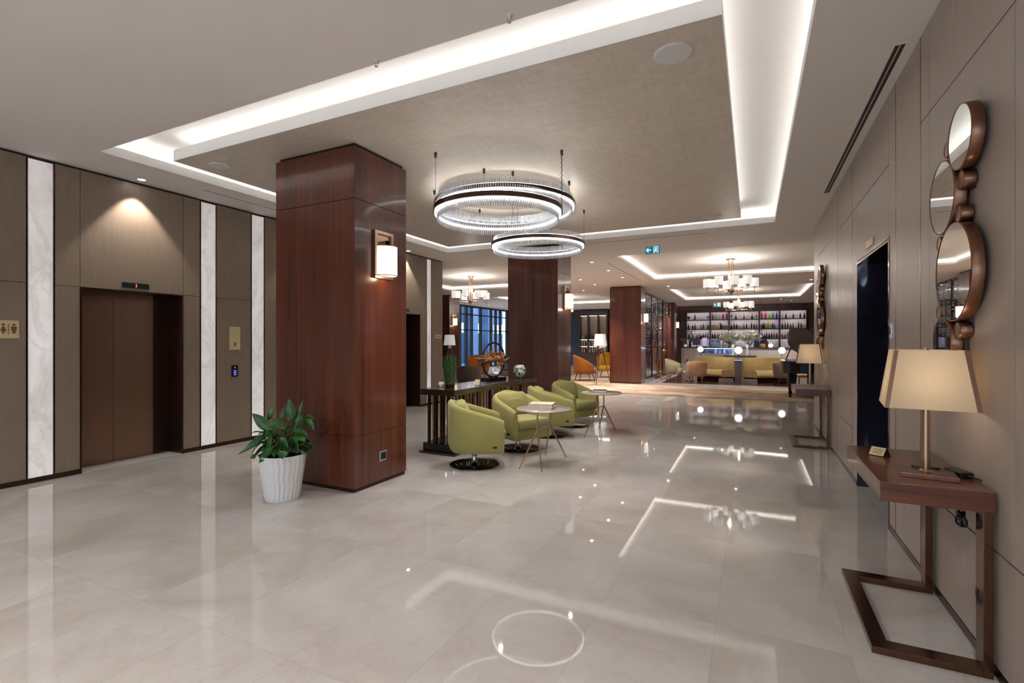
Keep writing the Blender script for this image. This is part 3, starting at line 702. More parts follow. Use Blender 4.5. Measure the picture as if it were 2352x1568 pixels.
for i, (x, y, rz, lab) in enumerate(((-3.05, 5.22, 32, 'green tub armchair nearest the camera, seen from its side beside the end of the console'), (-2.95, 6.26, -26, 'second green tub armchair, facing the table with the books'),
        (-2.94, 7.36, 34, 'third green tub armchair, seen from behind the book table'), (-2.91, 8.43, -22, 'farthest green tub armchair, facing the second side table'))):
    a = ac if i == 0 else dup(ac, (0, 0, 0))
    a.location = (x, y, 0); a.rotation_euler.z = math.radians(rz); tag(a, lab, 'armchair', 'green swivel armchairs')
# ------------------------------------------------------------------ two side tables
def side_table():
    t = thing('side_table', '', 'table')
    q = MB(); q.lathe([(.0, .652), (.30, .652), (.342, .658), (.345, .666), (.341, .674), (0, .675)], 64, cap0=False, cap1=False); q.build('table_top', M['stone_top'], t)
    for sy in (-1, 1):
        q = MB(); q.tube([(0, sy * .205, .436), (0, sy * .205, .652)], .0105, 10); q.build('stem', M['bronze_pale'], t)
        for sx in (-1, 1):
            q = MB(); q.tube([(0, sy * .205, .44), (sx * .145, sy * .41, 0)], [.0125, .007], 10); q.build('leg', M['bronze_pale'], t)
    q = MB(); q.tube([(0, -.205, .436), (0, .205, .436)], .010, 10); q.build('cross_bar', M['bronze_pale'], t)
    return t
st = side_table(); st.location = (-2.32, 5.665, 0); tag(st, 'round side table nearest the camera carrying thick books, between two green armchairs', 'table', 'round side tables')
s2 = dup(st, (-2.225, 7.86, 0), 0, 'second round side table, farther along, with a dark brochure on top')
def book(w, d, h, cover, lab, loc, rz, group):
    t = thing('book', lab, 'book', loc, rz, group)
    q = MB(); q.box(-w / 2, w / 2, -d / 2, d / 2, 0, .004); q.box(-w / 2, w / 2, -d / 2, d / 2, h - .004, h); q.box(-w / 2, -w / 2 + .004, -d / 2, d / 2, .004, h - .004); q.build('cover', cover, t)
    q = MB(); q.box(-w / 2 + .004, w / 2 - .006, -d / 2 + .005, d / 2 - .005, .004, h - .004); q.build('pages', M['paper'], t)
    return t
book(.30, .25, .036, M['cover'], 'thick pale art book at the bottom of the pile on the nearer side table', (-2.32, 5.62, .675), math.radians(8), 'books on the nearer side table')
book(.29, .24, .034, M['cover'], 'pale art book with patterned cover on top of the pile', (-2.325, 5.625, .711), math.radians(12), 'books on the nearer side table')
book(.22, .13, .04, M['cover_dark'], 'dark closed brochure box on the farther side table', (-2.23, 7.86, .675), math.radians(15), None)
q = MB(); q.box(-.05, .05, -.03, .03, 0, .012); o = q.build('notepad', M['paper'], bevel=.002, loc=(-2.44, 7.75, .675), rz=.3); tag(o, 'small pale notepad at the left rim of the farther side table', 'notepad')
# ------------------------------------------------------------------ rod console behind the armchairs
t = thing('rod_console', 'long dark wood console on rows of bronze rods behind the green armchairs', 'console table', (-3.745, 6.80, 0))
q = MB(); q.box(-.275, .275, -1.36, 1.36, .785, .865); q.build('table_top', M['dark_wood'], t, bevel=.003)
q = MB(); q.box(-.29, -.276, -1.36, 1.36, .79, .86); q.build('edge_strip', M['bronze_dark'], t)
q = MB(); q.box(-.30, .27, -1.36, 1.36, 0, .03); q.build('plinth', M['dark_wood'], t, bevel=.003)
q = MB(); q.box(-.27, .20, -1.31, 1.31, .03, .135); q.build('base_box', M['piano'], t, bevel=.003)
rr = random.Random(3)
for row, x in enumerate((.12, -.2)):
    for k in range(28):
        y = -1.27 + 2.54 * k / 27 + rr.uniform(-.012, .012); w = .009 if k % 3 else .017
        q = MB(); q.box(x - w, x + w, y - w, y + w, .135, .785); q.build('rod', M['bronze_pale'] if k % 4 else M['bronze_dark'], t)
for x in (-.09, .01):
    q = MB(); q.box(x - .02, x + .02, -1.28, -1.24, .135, .785); q.build('rod', M['bronze_dark'], t)
# things on the console
t = thing('potted_reeds', 'upright sheaf of dark green reeds in a low pot on the console end', 'plant', (-3.76, 5.76, .865))
q = MB(); q.lathe([(.055, 0), (.066, .01), (.068, .07), (.06, .075), (.055, .06)], 24); q.build('pot', M['bronze_dark'], t)
q = MB()
for k in range(120):
    a = rnd.uniform(0, 2 * PI); r = .066 * math.sqrt(rnd.random()); h = rnd.uniform(.34, .46); fl = rnd.uniform(1.2, 1.75)
    x, y = r * math.cos(a), r * math.sin(a)
    q.tube([(x, y, .05), (x * (1 + (fl - 1) * .4) + rnd.uniform(-.006, .006), y * (1 + (fl - 1) * .4), h * .55), (x * fl + rnd.uniform(-.01, .01), y * fl + rnd.uniform(-.01, .01), h)], [.005, .0055, .0015], 5)
q.build('reeds', M['reed'], t)
t = thing('ring_sculpture', 'dark metal ring sculpture holding a rough driftwood branch on the console', 'sculpture', (-3.80, 7.12, .865), math.radians(-14))
q = MB(); q.box(-.10, .10, -.20, .20, 0, .055); q.build('sculpture_base', M['piano'], t, bevel=.003)
q = MB(); q.tube([(0, .27 * math.cos(2 * PI * k / 48), .335 + .28 * math.sin(2 * PI * k / 48)) for k in range(49)], .017, 10, caps=False); q.build('metal_ring', M['chrome_dark'], t)
q = MB()
for k in range(46):
    y = rnd.uniform(-.30, .24); z = .33 + rnd.uniform(-.05, .12) * (1 - abs(y)); x = rnd.uniform(-.06, .06)
    p = Vector((x, y, z)); d1 = Vector((rnd.uniform(-.08, .08), rnd.uniform(-.12, .12), rnd.uniform(-.13, .11)))
    q.tube([p - d1 * .5, p + Vector((rnd.uniform(-.02, .02),) * 3), p + d1], [.012, rnd.uniform(.018, .032), .004], 6)
q.tube([(0, -.46, .37), (.02, -.38, .36), (-.01, -.28, .33), (0, -.1, .34), (.02, .1, .36), (0, .26, .33)], [.006, .014, .025, .05, .055, .02], 8)
q.build('driftwood', M['driftwood'], t)
q = MB(); q.ball((.02, .03, .11), .05, 12, sz=.7); q.build('crystal_stone', M['white_gloss'], t)
o = MB(); o.lathe([(.035, 0), (.05, .01), (.09, .06), (.108, .12), (.10, .18), (.075, .225), (.07, .225), (.09, .17), (.09, .06), (.03, .015)], 32)
tag(o.build('mosaic_vase', M['mosaic'], loc=(-3.64, 7.78, .865)), 'round white and green mosaic vase toward the far end of the console', 'vase')
def tent(loc, rz, w, h, d, mat, lab):
    t = thing('tent_sign', lab, 'sign', loc, rz)
    q = MB(); q.add([(-w / 2, -d, 0), (w / 2, -d, 0), (w / 2, 0, h), (-w / 2, 0, h), (-w / 2, d, 0), (w / 2, d, 0)], [(0, 1, 2, 3), (5, 4, 3, 2), (0, 3, 4), (1, 5, 2), (0, 4, 5, 1)]); q.build('sign_body', M['black'], t)
    q = MB(); e = .006
    f = lambda u, v: (-w / 2 + w * u, -d + d * v - .0015, h * v + .0015)
    q.add([f(.05, .06), f(.95, .06), f(.95, .94), f(.05, .94)], [(0, 1, 2, 3)]); q.build('gold_face', mat, t)
    q = MB()
    for k in range(3):
        g2 = lambda u, v: (-w / 2 + w * u, -d + d * v - .0025, h * v + .0025)
        q.add([g2(.2, .3 + k * .18), g2(.8, .3 + k * .18), g2(.8, .34 + k * .18), g2(.2, .34 + k * .18)], [(0, 1, 2, 3)])
    q.build('printed_lines', M['gold_ink'], t)
tent((-3.60, 6.25, .865), math.radians(20), .075, .085, .03, M['gold'], 'small gold tent sign on the console before the ring sculpture')
t = thing('candle_cup', 'small cream candle cup on the corner of the console beside the reeds', 'candle', (-3.90, 5.76, .865))
q = MB(); q.lathe([(.034, 0), (.036, .004), (.036, .07), (.033, .07), (.031, .055)], 20); q.build('cup', M['white_gloss'], t)
q = MB(); q.tube([(0, 0, .054), (.001, 0, .068)], .0015, 5); q.build('wick', M['black'], t)
# ------------------------------------------------------------------ potted plant before the pillar
PX, PY = -4.045, 3.29
t = thing('potted_plant', 'broad leaved green plant in a rippled white pot before the nearest pillar', 'plant', (PX, PY, 0))
prof = [(.148, 0), (.152, .006)] + [(.152 + .058 * (k / 14), .006 + .414 * k / 14) for k in range(1, 15)] + [(.212, .427), (.204, .43), (.198, .42), (.19, .34)]
q = MB(); q.lathe(prof, 160, fn=lambda a, z: 1 + .02 * math.sin(26 * a + 1.0 * math.sin(z * 34)) * (1 if .01 < z < .425 else 0)); q.build('pot', M['white_gloss'], t)
q = MB(); q.lathe([(.0, .40), (.1, .402), (.196, .395)], 40, cap0=False, cap1=False); q.build('soil', M['soil'], t)
fol, stm = MB(), MB()
def leaf(base, tip, width, droop, roll, stem_from, face=False):
    base, tip = Vector(base), Vector(tip); ax = tip - base; L = ax.length; t_ = ax.normalized()
    side = t_.cross(FW if face else Vector((0, 0, 1)))
    if side.length < .1: side = Vector((1, 0, 0))
    side.normalize(); up = side.cross(t_).normalized()
    R = Matrix.Rotation(roll, 3, t_); side = R @ side; up = R @ up; rows = []
    n = 9
    for i in range(n + 1):
        s = i / n; w = width * (math.sin(PI * min(1, s ** .8 * 1.0)) ** .75) * (1 - .25 * s) if 0 < s < 1 else .001
        c = base + ax * s + up * (droop * L * (4 * s * (1 - s)) * .25) - Vector((0, 0, 1)) * droop * L * .25 * s * s
        wv = .08 * width * math.sin(s * 9)
        rows.append([tuple(c + side * w * u + up * (abs(u) * .28 * w + wv * abs(u))) for u in (-1, -.5, 0, .5, 1)])
    fol.loft(rows, 0, True, False)
    sf = Vector(stem_from); mid = (sf + base) / 2 + Vector((0, 0, .02))
    stm.tube([sf, mid, base], [.005, .004, .003], 6)
def W(u, v, dpt=0):  # lateral (image right), height, depth away from camera, about the pot axis
    p = RT * u + FW * dpt; return (p.x, p.y, v)
K = 4.75 / 1134
def px(x, y, dpt=0): return W((x - 648) * K * 1.0, 1.5 - (y - 784) * K, dpt)
hand = [((668, 962), (662, 914), .055, .1, .3, 0), ((676, 975), (655, 925), .05, .1, -.9, .05), ((624, 985), (586, 944), .062, .15, .5, -.05), ((612, 965), (626, 930), .03, 0, .2, 0.02), ((608, 1000), (552, 1030), .04, .6, .2, -.04),
        ((676, 965), (690, 915), .02, .1, .2, .04), ((690, 965), (712, 990), .05, .4, .4, .06), ((664, 978), (640, 955), .05, .2, .7, -.1), ((634, 985), (637, 1033), .055, .2, 1.35, -.17), ((690, 985), (700, 1010), .05, .4, .6, -.05),
        ((655, 1000), (678, 1022), .055, .3, .5, -.14), ((640, 960), (628, 1015), .05, .2, 1.2, -.1), ((618, 1018), (596, 1032), .035, .4, .2, -.02), ((612, 1010), (602, 1040), .04, .5, .8, .0), ((600, 1038), (590, 1042), .025, .4, .2, -.1),
        ((690, 960), (706, 968), .04, .3, .2, .1), ((680, 1000), (694, 1030), .035, .5, .8, -.1), ((672, 990), (690, 950), .05, .2, .5, .02), ((650, 970), (652, 940), .04, .2, .2, .1), ((630, 965), (640, 935), .035, .1, .1, .1)]
for (b0, t0, w, dr, ro, dp) in hand:
    leaf(px(*b0, dp), px(*t0, dp * 1.3), w * .95, dr, ro * .5, W(rnd.uniform(-.06, .06), .41, rnd.uniform(-.06, .06)), True)
for k in range(46):
    a = rnd.uniform(0, 2 * PI); el = rnd.uniform(.25, 1.25); L0 = rnd.uniform(.10, .34); L1 = rnd.uniform(.12, .2)
    d0 = Vector((math.cos(a) * math.cos(el), math.sin(a) * math.cos(el), math.sin(el)))
    bs = Vector((0, 0, .42)) + d0 * L0 * .85
    d1 = Vector((math.cos(a), math.sin(a), rnd.uniform(-.9, .5))).normalized()
    tp = bs + d1 * L1
    if tp.length > 1: pass
    p = Vector((tp.x, tp.y, 0))
    if p.length > .27: tp -= p * (1 - .27 / p.length)
    if tp.y > .36: tp.y = .36
    leaf(bs, tp, rnd.uniform(.042, .062), rnd.uniform(.2, .7), rnd.uniform(-.6, .6), (rnd.uniform(-.06, .06), rnd.uniform(-.06, .06), .40))
fol.build('foliage', M['leaf'], t); stm.build('stems', M['stem'], t)
# ------------------------------------------------------------------ right wall consoles, lamps, mirrors
def console():
    t = thing('console_table', '', 'console table')
    q = MB(); q.box(-.418, 0, -.46, .46, .738, .83); q.build('table_top', M['walnut_x'], t, bevel=.002)
    for y0, y1 in ((-.455, -.37), (.37, .455)):
        q = MB(); q.box(-.041, -.005, y0, y1, 0, .738); q.build('leg', M['console_metal'], t, bevel=.002)
    q = MB(); q.box(-.45, -.041, -.455, -.37, 0, .034); q.box(-.45, -.041, .37, .455, 0, .034); q.box(-.45, -.375, -.37, .37, 0, .034); q.build('base_frame', M['console_metal'], t, bevel=.002)
    q = MB(); q.box(-.044, -.04, -.40, -.375, .33, .37); q.build('fixing_plate', M['black'], t)
    return t
c1 = console(); c1.location = (.968, 3.355, 0); tag(c1, 'rosewood console table with bronze frame nearest the camera on the right wall', 'console table', 'wall consoles')
c2 = dup(c1, (.968, 8.50, 0), 0, 'farther rosewood console table on the right wall, beyond the dark doorway')
def tlamp():
    t = thing('table_lamp', '', 'table lamp')
    q = MB(); q.box(-.112, .112, -.11, .11, .0, .022); q.build('base_plate', M['bronze'], t, bevel=.002)
    q = MB(); q.tube([(0, 0, .02), (0, 0, .60)], .0175, 16); q.lathe([(.03, .022), (.02, .028)], 16); q.build('pole', M['bronze_pale'], t)
    z0, z1, a0, a1 = .345, .628, .178, .138
    c0 = [(-a0, -a0), (a0, -a0), (a0, a0), (-a0, a0)]; cc1 = [(-a1, -a1), (a1, -a1), (a1, a1), (-a1, a1)]
    q = MB(); q.add([(x, y, z0) for x, y in c0] + [(x, y, z1) for x, y in cc1], [(i, (i + 1) % 4, 4 + (i + 1) % 4, 4 + i) for i in range(4)]); q.build('lamp_shade', M['linen'], t)
    for sx in (-1, 1):
        for sy in (-1, 1):
            q = MB(); e = 1.006; w = .017
            q.add([(sx * a0 * e, sy * a0 * e, z0), (sx * (a0 - w), sy * a0 * e, z0), (sx * (a1 - w), sy * a1 * e, z1), (sx * a1 * e, sy * a1 * e, z1)], [(0, 1, 2, 3)])
            q.build('corner_ribbon', M['bronze'], t)
    q = MB(); q.tube([(-a1, 0, z1 - .01), (a1, 0, z1 - .01)], .003, 6); q.tube([(0, -a1, z1 - .01), (0, a1, z1 - .01)], .003, 6); q.lathe([(.012, z1 - .012), (.014, z1 + .005), (.004, z1 + .012)], 12); q.build('shade_carrier', M['chrome'], t)
    q = MB(); q.tube([(-.05, .06, .026), (-.02, .055, .028), (.03, .05, .027), (.06, .065, .026), (.062, .085, .026)], .004, 6); q.build('cord', M['black'], t)
    return t
for i, (x, y, lab) in enumerate(((.785, 3.145, 'large lit table lamp with square linen shade nearest the camera'), (.785, 8.72, 'farther lit table lamp with square linen shade, near the piano'))):
    if i == 0: tl = tlamp(); a = tl
    else: a = dup(tl, (0, 0, 0))
    a.location = (x, y, .83); a.rotation_euler.z = math.radians(-7); tag(a, lab, 'table lamp', 'table lamps on the wall consoles')
    lamp('POINT', 'table_lamp_bulb', (x, y, .83 + .47), 1.9, (1, .84, .66), shadow_soft_size=.03)
tent((.672, 3.56, .83), math.radians(-38), .085, .05, .035, M['gold'], 'small gold tent sign on the nearest wall console')
t = thing('power_adapter', 'black power adapter and cord behind the lamp on the nearest console', 'adapter', (.925, 3.19, .83), .3)
q = MB(); q.box(-.03, .03, -.06, .06, 0, .03); q.build('adapter_body', M['black'], t, bevel=.006)
q = MB(); q.tube([(0, .06, .012), (.01, .12, .006), (-.04, .16, .005), (-.09, .13, .005)], .0045, 6); q.build('cord', M['black'], t)
q = MB(); q.tube([(0, -.06, .015), (.02, -.1, .01), (.028, -.14, .006)], .0045, 6); q.build('cord', M['black'], t)
t = thing('cord_coil', 'coil of black cord hanging beneath the nearest console top', 'cord', (.90, 3.07, .66))
q = MB(); q.tube([(.012 * math.sin(k * .9), .035 * math.cos(k * .62) , -.01 + .035 * math.sin(k * .62)) for k in range(40)], .005, 6); q.tube([(0, .03, .0), (.0, .03, .05), (.01, .02, .078)], .0045, 6); q.build('cord_loops', M['black'], t)
q = MB(); q.box(-.02, .02, -.03, .03, .045, .075); q.build('plug', M['black'], t, bevel=.004)
def mirrors():
    t = thing('mirror_cluster', '', 'mirror')
    D = .05
    def drum(y, z, r, x0, name, mats_, n=64):
        # axis along -x; local frame at the wall
        o = bpy.data.objects.new(name, None)
        q = MB(); q.at((0, y, z), ry=-PI / 2)
        q.lathe([(r, x0), (r, x0 + D - .004), (r - .004, x0 + D), (r - .007, x0 + D - .003)], n, cap1=False)
        f = q.build(name, M['bronze'], t)
        p = MB(); p.at((0, y, z), ry=-PI / 2); p.lathe([(r - .006, x0 + D - .0028), (.001, x0 + D - .0028)], n, smooth=False, cap0=False); p.build(mats_[0], mats_[1], f)
    for y, z, r in ((0, 2.5, .157), (.255, 2.266, .194), (.093, 1.85, .25), (.25, 1.494, .137)):
        drum(y, z, r, .022, 'mirror_rim', ('mirror_glass', M['mirror']))
    for y, z, r in ((.222, 2.51, .044), (.03, 2.298, .046), (.065, 2.138, .045), (.34, 2.035, .041), (.345, 1.66, .041), (.075, 1.556, .043)):
        drum(y, z, r, .008, 'bronze_drum', ('drum_face', M['disc']), 36)
    q = MB(); q.box(-.02, 0, .10, .13, 1.45, 2.5); q.box(-.02, 0, .02, .3, 2.25, 2.28); q.build('hanging_bracket', M['bronze_dark'], t)
    return t
m1 = mirrors(); m1.location = (XR, 3.13, 0); tag(m1, 'cluster of round bronze rimmed mirrors above the nearest table lamp', 'mirror', 'round mirror clusters')
dup(m1, (XR, 8.75, 0), 0, 'farther cluster of round bronze rimmed mirrors, above the farther lamp')
# ------------------------------------------------------------------ drum chandeliers
def drum_chandelier():
    t = thing('drum_chandelier', '', 'chandelier')   # origin at the ceiling
    q = MB(); q.lathe([(.11, 0), (.11, -.025), (.03, -.03)], 28); q.build('canopy', M['bronze_pale'], t)
    q = MB()
    for k in range(6):
        a = 2 * PI * k / 6; q.tube([(.055 * math.cos(a), .055 * math.sin(a), -.025), (.055 * math.cos(a), .055 * math.sin(a), -.82)], .009, 6)
    q.build('rod_bundle', M['bronze_pale'], t)
    q = MB(); q.lathe([(.07, -.76), (.075, -.80), (.07, -.86), (.015, -.88), (.012, -.92), (.0, -.93)], 20); q.build('hub', M['bronze_pale'], t)
    for k in range(8):
        a = 2 * PI * k / 8 + .2; c, s = math.cos(a), math.sin(a); r = .56 if k % 2 == 0 else .47; z = -.80 if k % 2 else -.83
        q = MB(); q.tube([(.05 * c, .05 * s, z), (r * c, r * s, z)], .009, 6); q.tube([(r * c, r * s, z - .05), (r * c, r * s, z + .10)], .008, 6); q.lathe([(.045, z + .10), (.05, z + .108)], 14, (r * c, r * s, 0)); q.build('arm', M['bronze_pale'], t)
        q = MB(); q.lathe([(.098, z + .11), (.10, z + .12), (.10, z + .32), (.098, z + .325)], 24, (r * c, r * s, 0), cap0=True, cap1=False); q.build('drum_shade', M['drum'], t)
    return t
for i, (x, y, lab) in enumerate(((-.5, 13.8, 'nearer drum shade chandelier over the walkway before the bar lounge'), (-.5, 22.25, 'farther drum shade chandelier, right in front of the bar shelves'),
        (-8.2, 13.8, 'drum shade chandelier over the left lounge, between the lift wall and second pillar'), (-8.2, 22.25, 'drum shade chandelier deep in the left lounge, behind the second pillar'))):
    if i == 0: dc = drum_chandelier(); a = dc
    else: a = dup(dc, (0, 0, 0))
    a.location = (x, y, 3.61); a.rotation_euler.z = i * .37; tag(a, lab, 'chandelier', 'drum shade chandeliers')
    lamp('POINT', 'chandelier_bulb', (x, y, 3.16), 42, (1, .91, .80), shadow_soft_size=.05)
# ------------------------------------------------------------------ back bar with bottles
BX = [-3.363, -2.096, -1.139, .33, 1.281, 2.528]; BYF, BYB = 29.28, 29.62
SH = [2.708, 2.187, 1.68]
t = thing('back_bar', 'tall dark wood back bar wall unit with three lit bottle shelves', 'shelving', (0, 29.45, 0))
Y0, Y1 = BYF - 29.45, BYB - 29.45
q = MB()
q.box(-4.4, BX[0], Y0, Y1, 0, 3.16); q.box(BX[-1], 3.3, Y0, Y1, 0, 3.16); q.box(-4.4, 3.3, Y0, Y1, 3.16, CZ - .002)
q.box(BX[0], BX[-1], Y0, Y0 + .015, 3.10, 3.16); q.build('side_and_header', M['dark_wood_z'], t)
q = MB(); q.box(-4.4, 3.3, Y0 - .012, Y0 - .001, 3.30, 3.42); q.build('header_rail', M['mahogany'], t)
for i in range(5):
    q = MB(); q.box(BX[i] + .04, BX[i + 1] - .04, Y1 - .02, Y1, 1.0, 3.15); q.build('back_panel', M['shelf_back'], t)
for x in BX:
    q = MB(); q.box(x - .04, x + .04, Y0, Y1, .9, 3.158); q.build('upright', M['dark_wood_z'], t)
for z in SH:
    for i in range(5):
        q = MB(); q.box(BX[i] + .04, BX[i + 1] - .04, Y0, Y1 - .02, z - .025, z); q.box(BX[i] + .04, BX[i + 1] - .04, Y0, Y0 + .015, z - .05, z - .025); q.build('shelf', M['dark_wood_z'], t)
for z in (3.15, SH[0] - .03, SH[1] - .03, SH[2] - .03):
    for i in range(5):
        q = MB(); q.box(BX[i] + .05, BX[i + 1] - .05, Y0 + .02, Y0 + .04, z - .008, z); q.build('light_strip', M['shelf_led'], t)
q = MB(); q.box(BX[0], BX[-1], Y0 - .1, Y1, 0, 1.0); q.build('lower_cabinet', M['dark_wood_z'], t)
shapes = {'wine': [(.036, 0), (.037, .01), (.037, .2), (.03, .235), (.014, .265), (.0135, .33), (.016, .332), (.016, .345)],
          'spirit': [(.042, 0), (.044, .01), (.044, .16), (.038, .19), (.015, .22), (.014, .27), (.019, .272), (.019, .30)],
          'squat': [(.06, 0), (.064, .02), (.06, .1), (.03, .17), (.016, .2), (.016, .25), (.022, .252), (.022, .285)],
          'tall': [(.046, 0), (.047, .01), (.047, .24), (.035, .29), (.016, .32), (.015, .40), (.018, .402), (.018, .42)],
          'glass': [(.03, 0), (.03, .004), (.004, .01), (.004, .09), (.03, .13), (.036, .17), (.03, .21)], 'bowl': [(.05, 0), (.02, .01), (.015, .05), (.09, .16), (.1, .2)]}
proto = {}
BC = {'crimson': (190, 30, 70), 'red': (205, 30, 50), 'violet': (120, 30, 110), 'blue': (80, 130, 200), 'lime': (180, 200, 70), 'teal': (30, 160, 175), 'brown': (70, 44, 34), 'amber': (150, 92, 50), 'dark green': (34, 52, 40), 'black': (26, 22, 24), 'clear': (196, 196, 200), 'golden': (190, 150, 80), 'pale': (210, 204, 200)}
ORD = ['first', 'second', 'third', 'fourth', 'fifth', 'sixth', 'seventh', 'eighth', 'ninth', 'tenth', 'eleventh', 'twelfth', 'thirteenth', 'fourteenth']
BAY = ['leftmost', 'second', 'middle', 'fourth', 'rightmost']; ROW = ['top', 'middle', 'lowest']
def bottle(shape, col, x, y, z, lab, group, s=1, nm='bottle', cat='bottle'):
    if (shape, col) not in proto:
        q = MB(); q.lathe(shapes[shape], 14); o = q.build(nm, colmat('glass_' + col, BC[col], .15)); proto[(shape, col)] = o
    else:
        o = proto[(shape, col)].copy(); C.objects.link(o)
    o.location = (x, y, z); o.scale = (s, s, s); return tag(o, lab, cat, group)
cells = {(0, 0): ['bowl:black', 'tall:black', 'glass:clear', 'bowl:clear'], (0, 1): ['tall:crimson', 'tall:blue', 'tall:lime', 'tall:red', 'tall:violet'], (0, 2): ['glass:brown', 'squat:black', 'glass:clear', 'squat:amber', 'glass:clear', 'squat:brown', 'glass:brown'],
         (0, 3): ['tall:crimson', 'tall:red', 'tall:lime', 'tall:teal', 'tall:violet'], (0, 4): ['glass:clear', 'spirit:brown', 'glass:clear', 'spirit:brown', 'glass:clear', 'spirit:brown', 'spirit:black']}
mix = ['wine:brown', 'spirit:black', 'wine:dark green', 'spirit:amber', 'squat:brown', 'spirit:clear', 'wine:black', 'spirit:brown', 'tall:clear', 'spirit:pale', 'wine:amber', 'squat:clear']
rb = random.Random(11)
for r in (1, 2):
    for c in range(5):
        n = max(6, int((BX[c + 1] - BX[c]) / .125))
        if (r, c) == (1, 1): n = 5
        lst = [rb.choice(mix) for _ in range(n)]
        if (r, c) == (1, 3): lst = ['spirit:brown', 'wine:black', 'wine:lime', 'tall:golden', 'wine:lime', 'wine:dark green', 'spirit:blue', 'spirit:pale']
        cells[(r, c)] = lst[:14]
for (r, c), lst in cells.items():
    x0, x1 = BX[c] + .13, BX[c + 1] - .13
    if (r, c) == (1, 1): x0, x1 = BX[1] + .42, BX[2] - .36
    for i, it in enumerate(lst):
        sh, col = it.split(':'); n = len(lst); kind = {'glass': 'stem glass', 'bowl': 'wide glass bowl'}.get(sh, sh + ' bottle')
        lab = '%s %s, %s from left in %s bay, %s back bar shelf' % (col, kind, ORD[i], BAY[c], ROW[r])
        isb = sh not in ('glass', 'bowl')
        bottle(sh, col, x0 + (x1 - x0) * i / max(1, n - 1) + rb.uniform(-.01, .01), 29.42 + rb.uniform(-.03, .03), SH[r], lab, '%s on the back bar shelves' % ('bottles' if isb else 'glasses'), rb.uniform(.92, 1.05) * (1.0 if r else .95), 'bottle' if isb else ('stem_glass' if sh == 'glass' else 'glass_bowl'), 'bottle' if isb else 'glass')
for x, w, lab in ((BX[1] + .2, .26, 'square golden gift box at the left of the second bay, middle back bar shelf'), (BX[2] - .2, .28, 'low amber gift box at the right of the second bay, middle back bar shelf')):
    q = MB(); q.box(-w / 2, w / 2, -.08, .08, 0, .24 if 'square' in lab else .2); tag(q.build('gift_box', colmat('gift' + lab[:6], (206, 176, 84) if 'square' in lab else (176, 122, 60), .5), bevel=.004, loc=(x, 29.42, SH[1])), lab, 'box', 'gift boxes on the back bar')
sconce((2.95, 29.27, 2.16), -PI / 2, 'lit sconce at the right end of the back bar')
# ------------------------------------------------------------------ bar counter
t = thing('bar_counter', 'long pale marble fronted bar counter behind the yellow banquettes', 'bar counter', (0, 27, 0))
q = MB(); q.box(-3.33, 2.6, 0, .10, .0, .90); q.box(-3.33, -2.42, 0, .10, .90, 1.16); q.box(-.74, 2.6, 0, .10, .90, 1.16); q.build('front_panel', M['white_stone'], t)
q = MB(); q.box(-3.36, 2.63, -.03, .62, 1.16, 1.205); q.build('counter_top', M['dark_wood'], t, bevel=.003)
q = MB(); q.box(-3.33, 2.6, .11, .60, 0, .88); q.build('carcass', M['dark_wood'], t)
t = thing('display_case', 'blue lit glass display case set into the left part of the bar front', 'display case', (-1.58, 27, .90))
q = MB(); q.box(-.83, .83, .02, .03, 0, .25); q.build('front_glass', M['glass'], t)
q = MB(); q.box(-.83, .83, .10, .55, 0, .01); q.box(-.83, .83, .53, .55, .01, .25)
for k in range(6): q.box(-.835 + k * .33, -.815 + k * .33, .03, .5, .0, .25)
q.build('case_lining', colmat('case_blue', (120, 150, 200), .4), t)
q = MB(); q.box(-.8, .8, .06, .09, .238, .25); q.build('light_strip', glow('case_led', (.7, .85, 1, 1), 12), t)
rc = random.Random(5)
for k, (col, h) in enumerate(((( 70, 50, 50), .12), ((150, 120, 100), .16), ((90, 60, 60), .14), ((200, 215, 235), .2), ((130, 165, 225), .19), ((180, 200, 235), .21), ((110, 150, 215), .2), ((210, 225, 240), .18))):
    x = -1.58 - .72 + k * .205
    q = MB(); q.box(-.07, .07, -.05, .05, 0, h * .6); q.lathe([(.05, h * .6), (.03, h * .9), (.03, h)], 14); tag(q.build('food_tub', colmat('tub%d' % k, col, .4), loc=(x, 27.28, .911)), '%s food tub from the left inside the blue lit display case' % ORD[k], 'tub', 'tubs in the display case')
t = thing('coffee_machine', 'dark coffee machine on the bar counter, left of the flowers', 'coffee machine', (-1.72, 27.3, 1.205))
q = MB(); q.box(-.24, .24, -.2, .2, .03, .12); q.box(-.24, .24, .0, .2, .12, .40); q.box(-.24, .24, -.2, .2, .32, .46); q.build('machine_body', M['chrome_dark'], t, bevel=.008)
q = MB()
for s in (-.12, .12): q.lathe([(.035, .26), (.03, .32)], 14, (s, -.12, 0)); q.bar((s, -.12, .275), (s, -.27, .265), .018)
q.build('brew_group', M['chrome'], t)
q = MB(); q.box(-.22, .22, -.19, .18, 0, .03); q.build('feet', M['black'], t)
t = thing('bar_display_sign', 'glowing violet display sign standing on the left of the bar counter', 'sign', (-2.2, 27.2, 1.205))
q = MB(); q.box(-.13, .13, -.02, .02, .03, .5); q.box(-.1, .1, -.06, .06, 0, .03); q.build('sign_body', M['black'], t, bevel=.005)
q = MB(); q.box(-.115, .115, -.0225, -.019, .05, .48); q.build('sign_face', glow('violet_face', srgb(120, 90, 170), .45), t)
t = thing('till_screen', 'dark till screen at the left end of the bar counter', 'screen', (-2.6, 27.2, 1.205))
q = MB(); q.box(-.2, .2, -.015, .015, .12, .42); q.bar((0, .02, .02), (0, .02, .2), .04); q.box(-.12, .12, -.08, .08, 0, .02); q.build('screen_body', M['navy'], t, bevel=.004)
q = MB(); q.box(-.185, .185, -.017, -.0145, .135, .405); q.build('screen_face', colmat('till_glass', (60, 64, 96), .15), t)
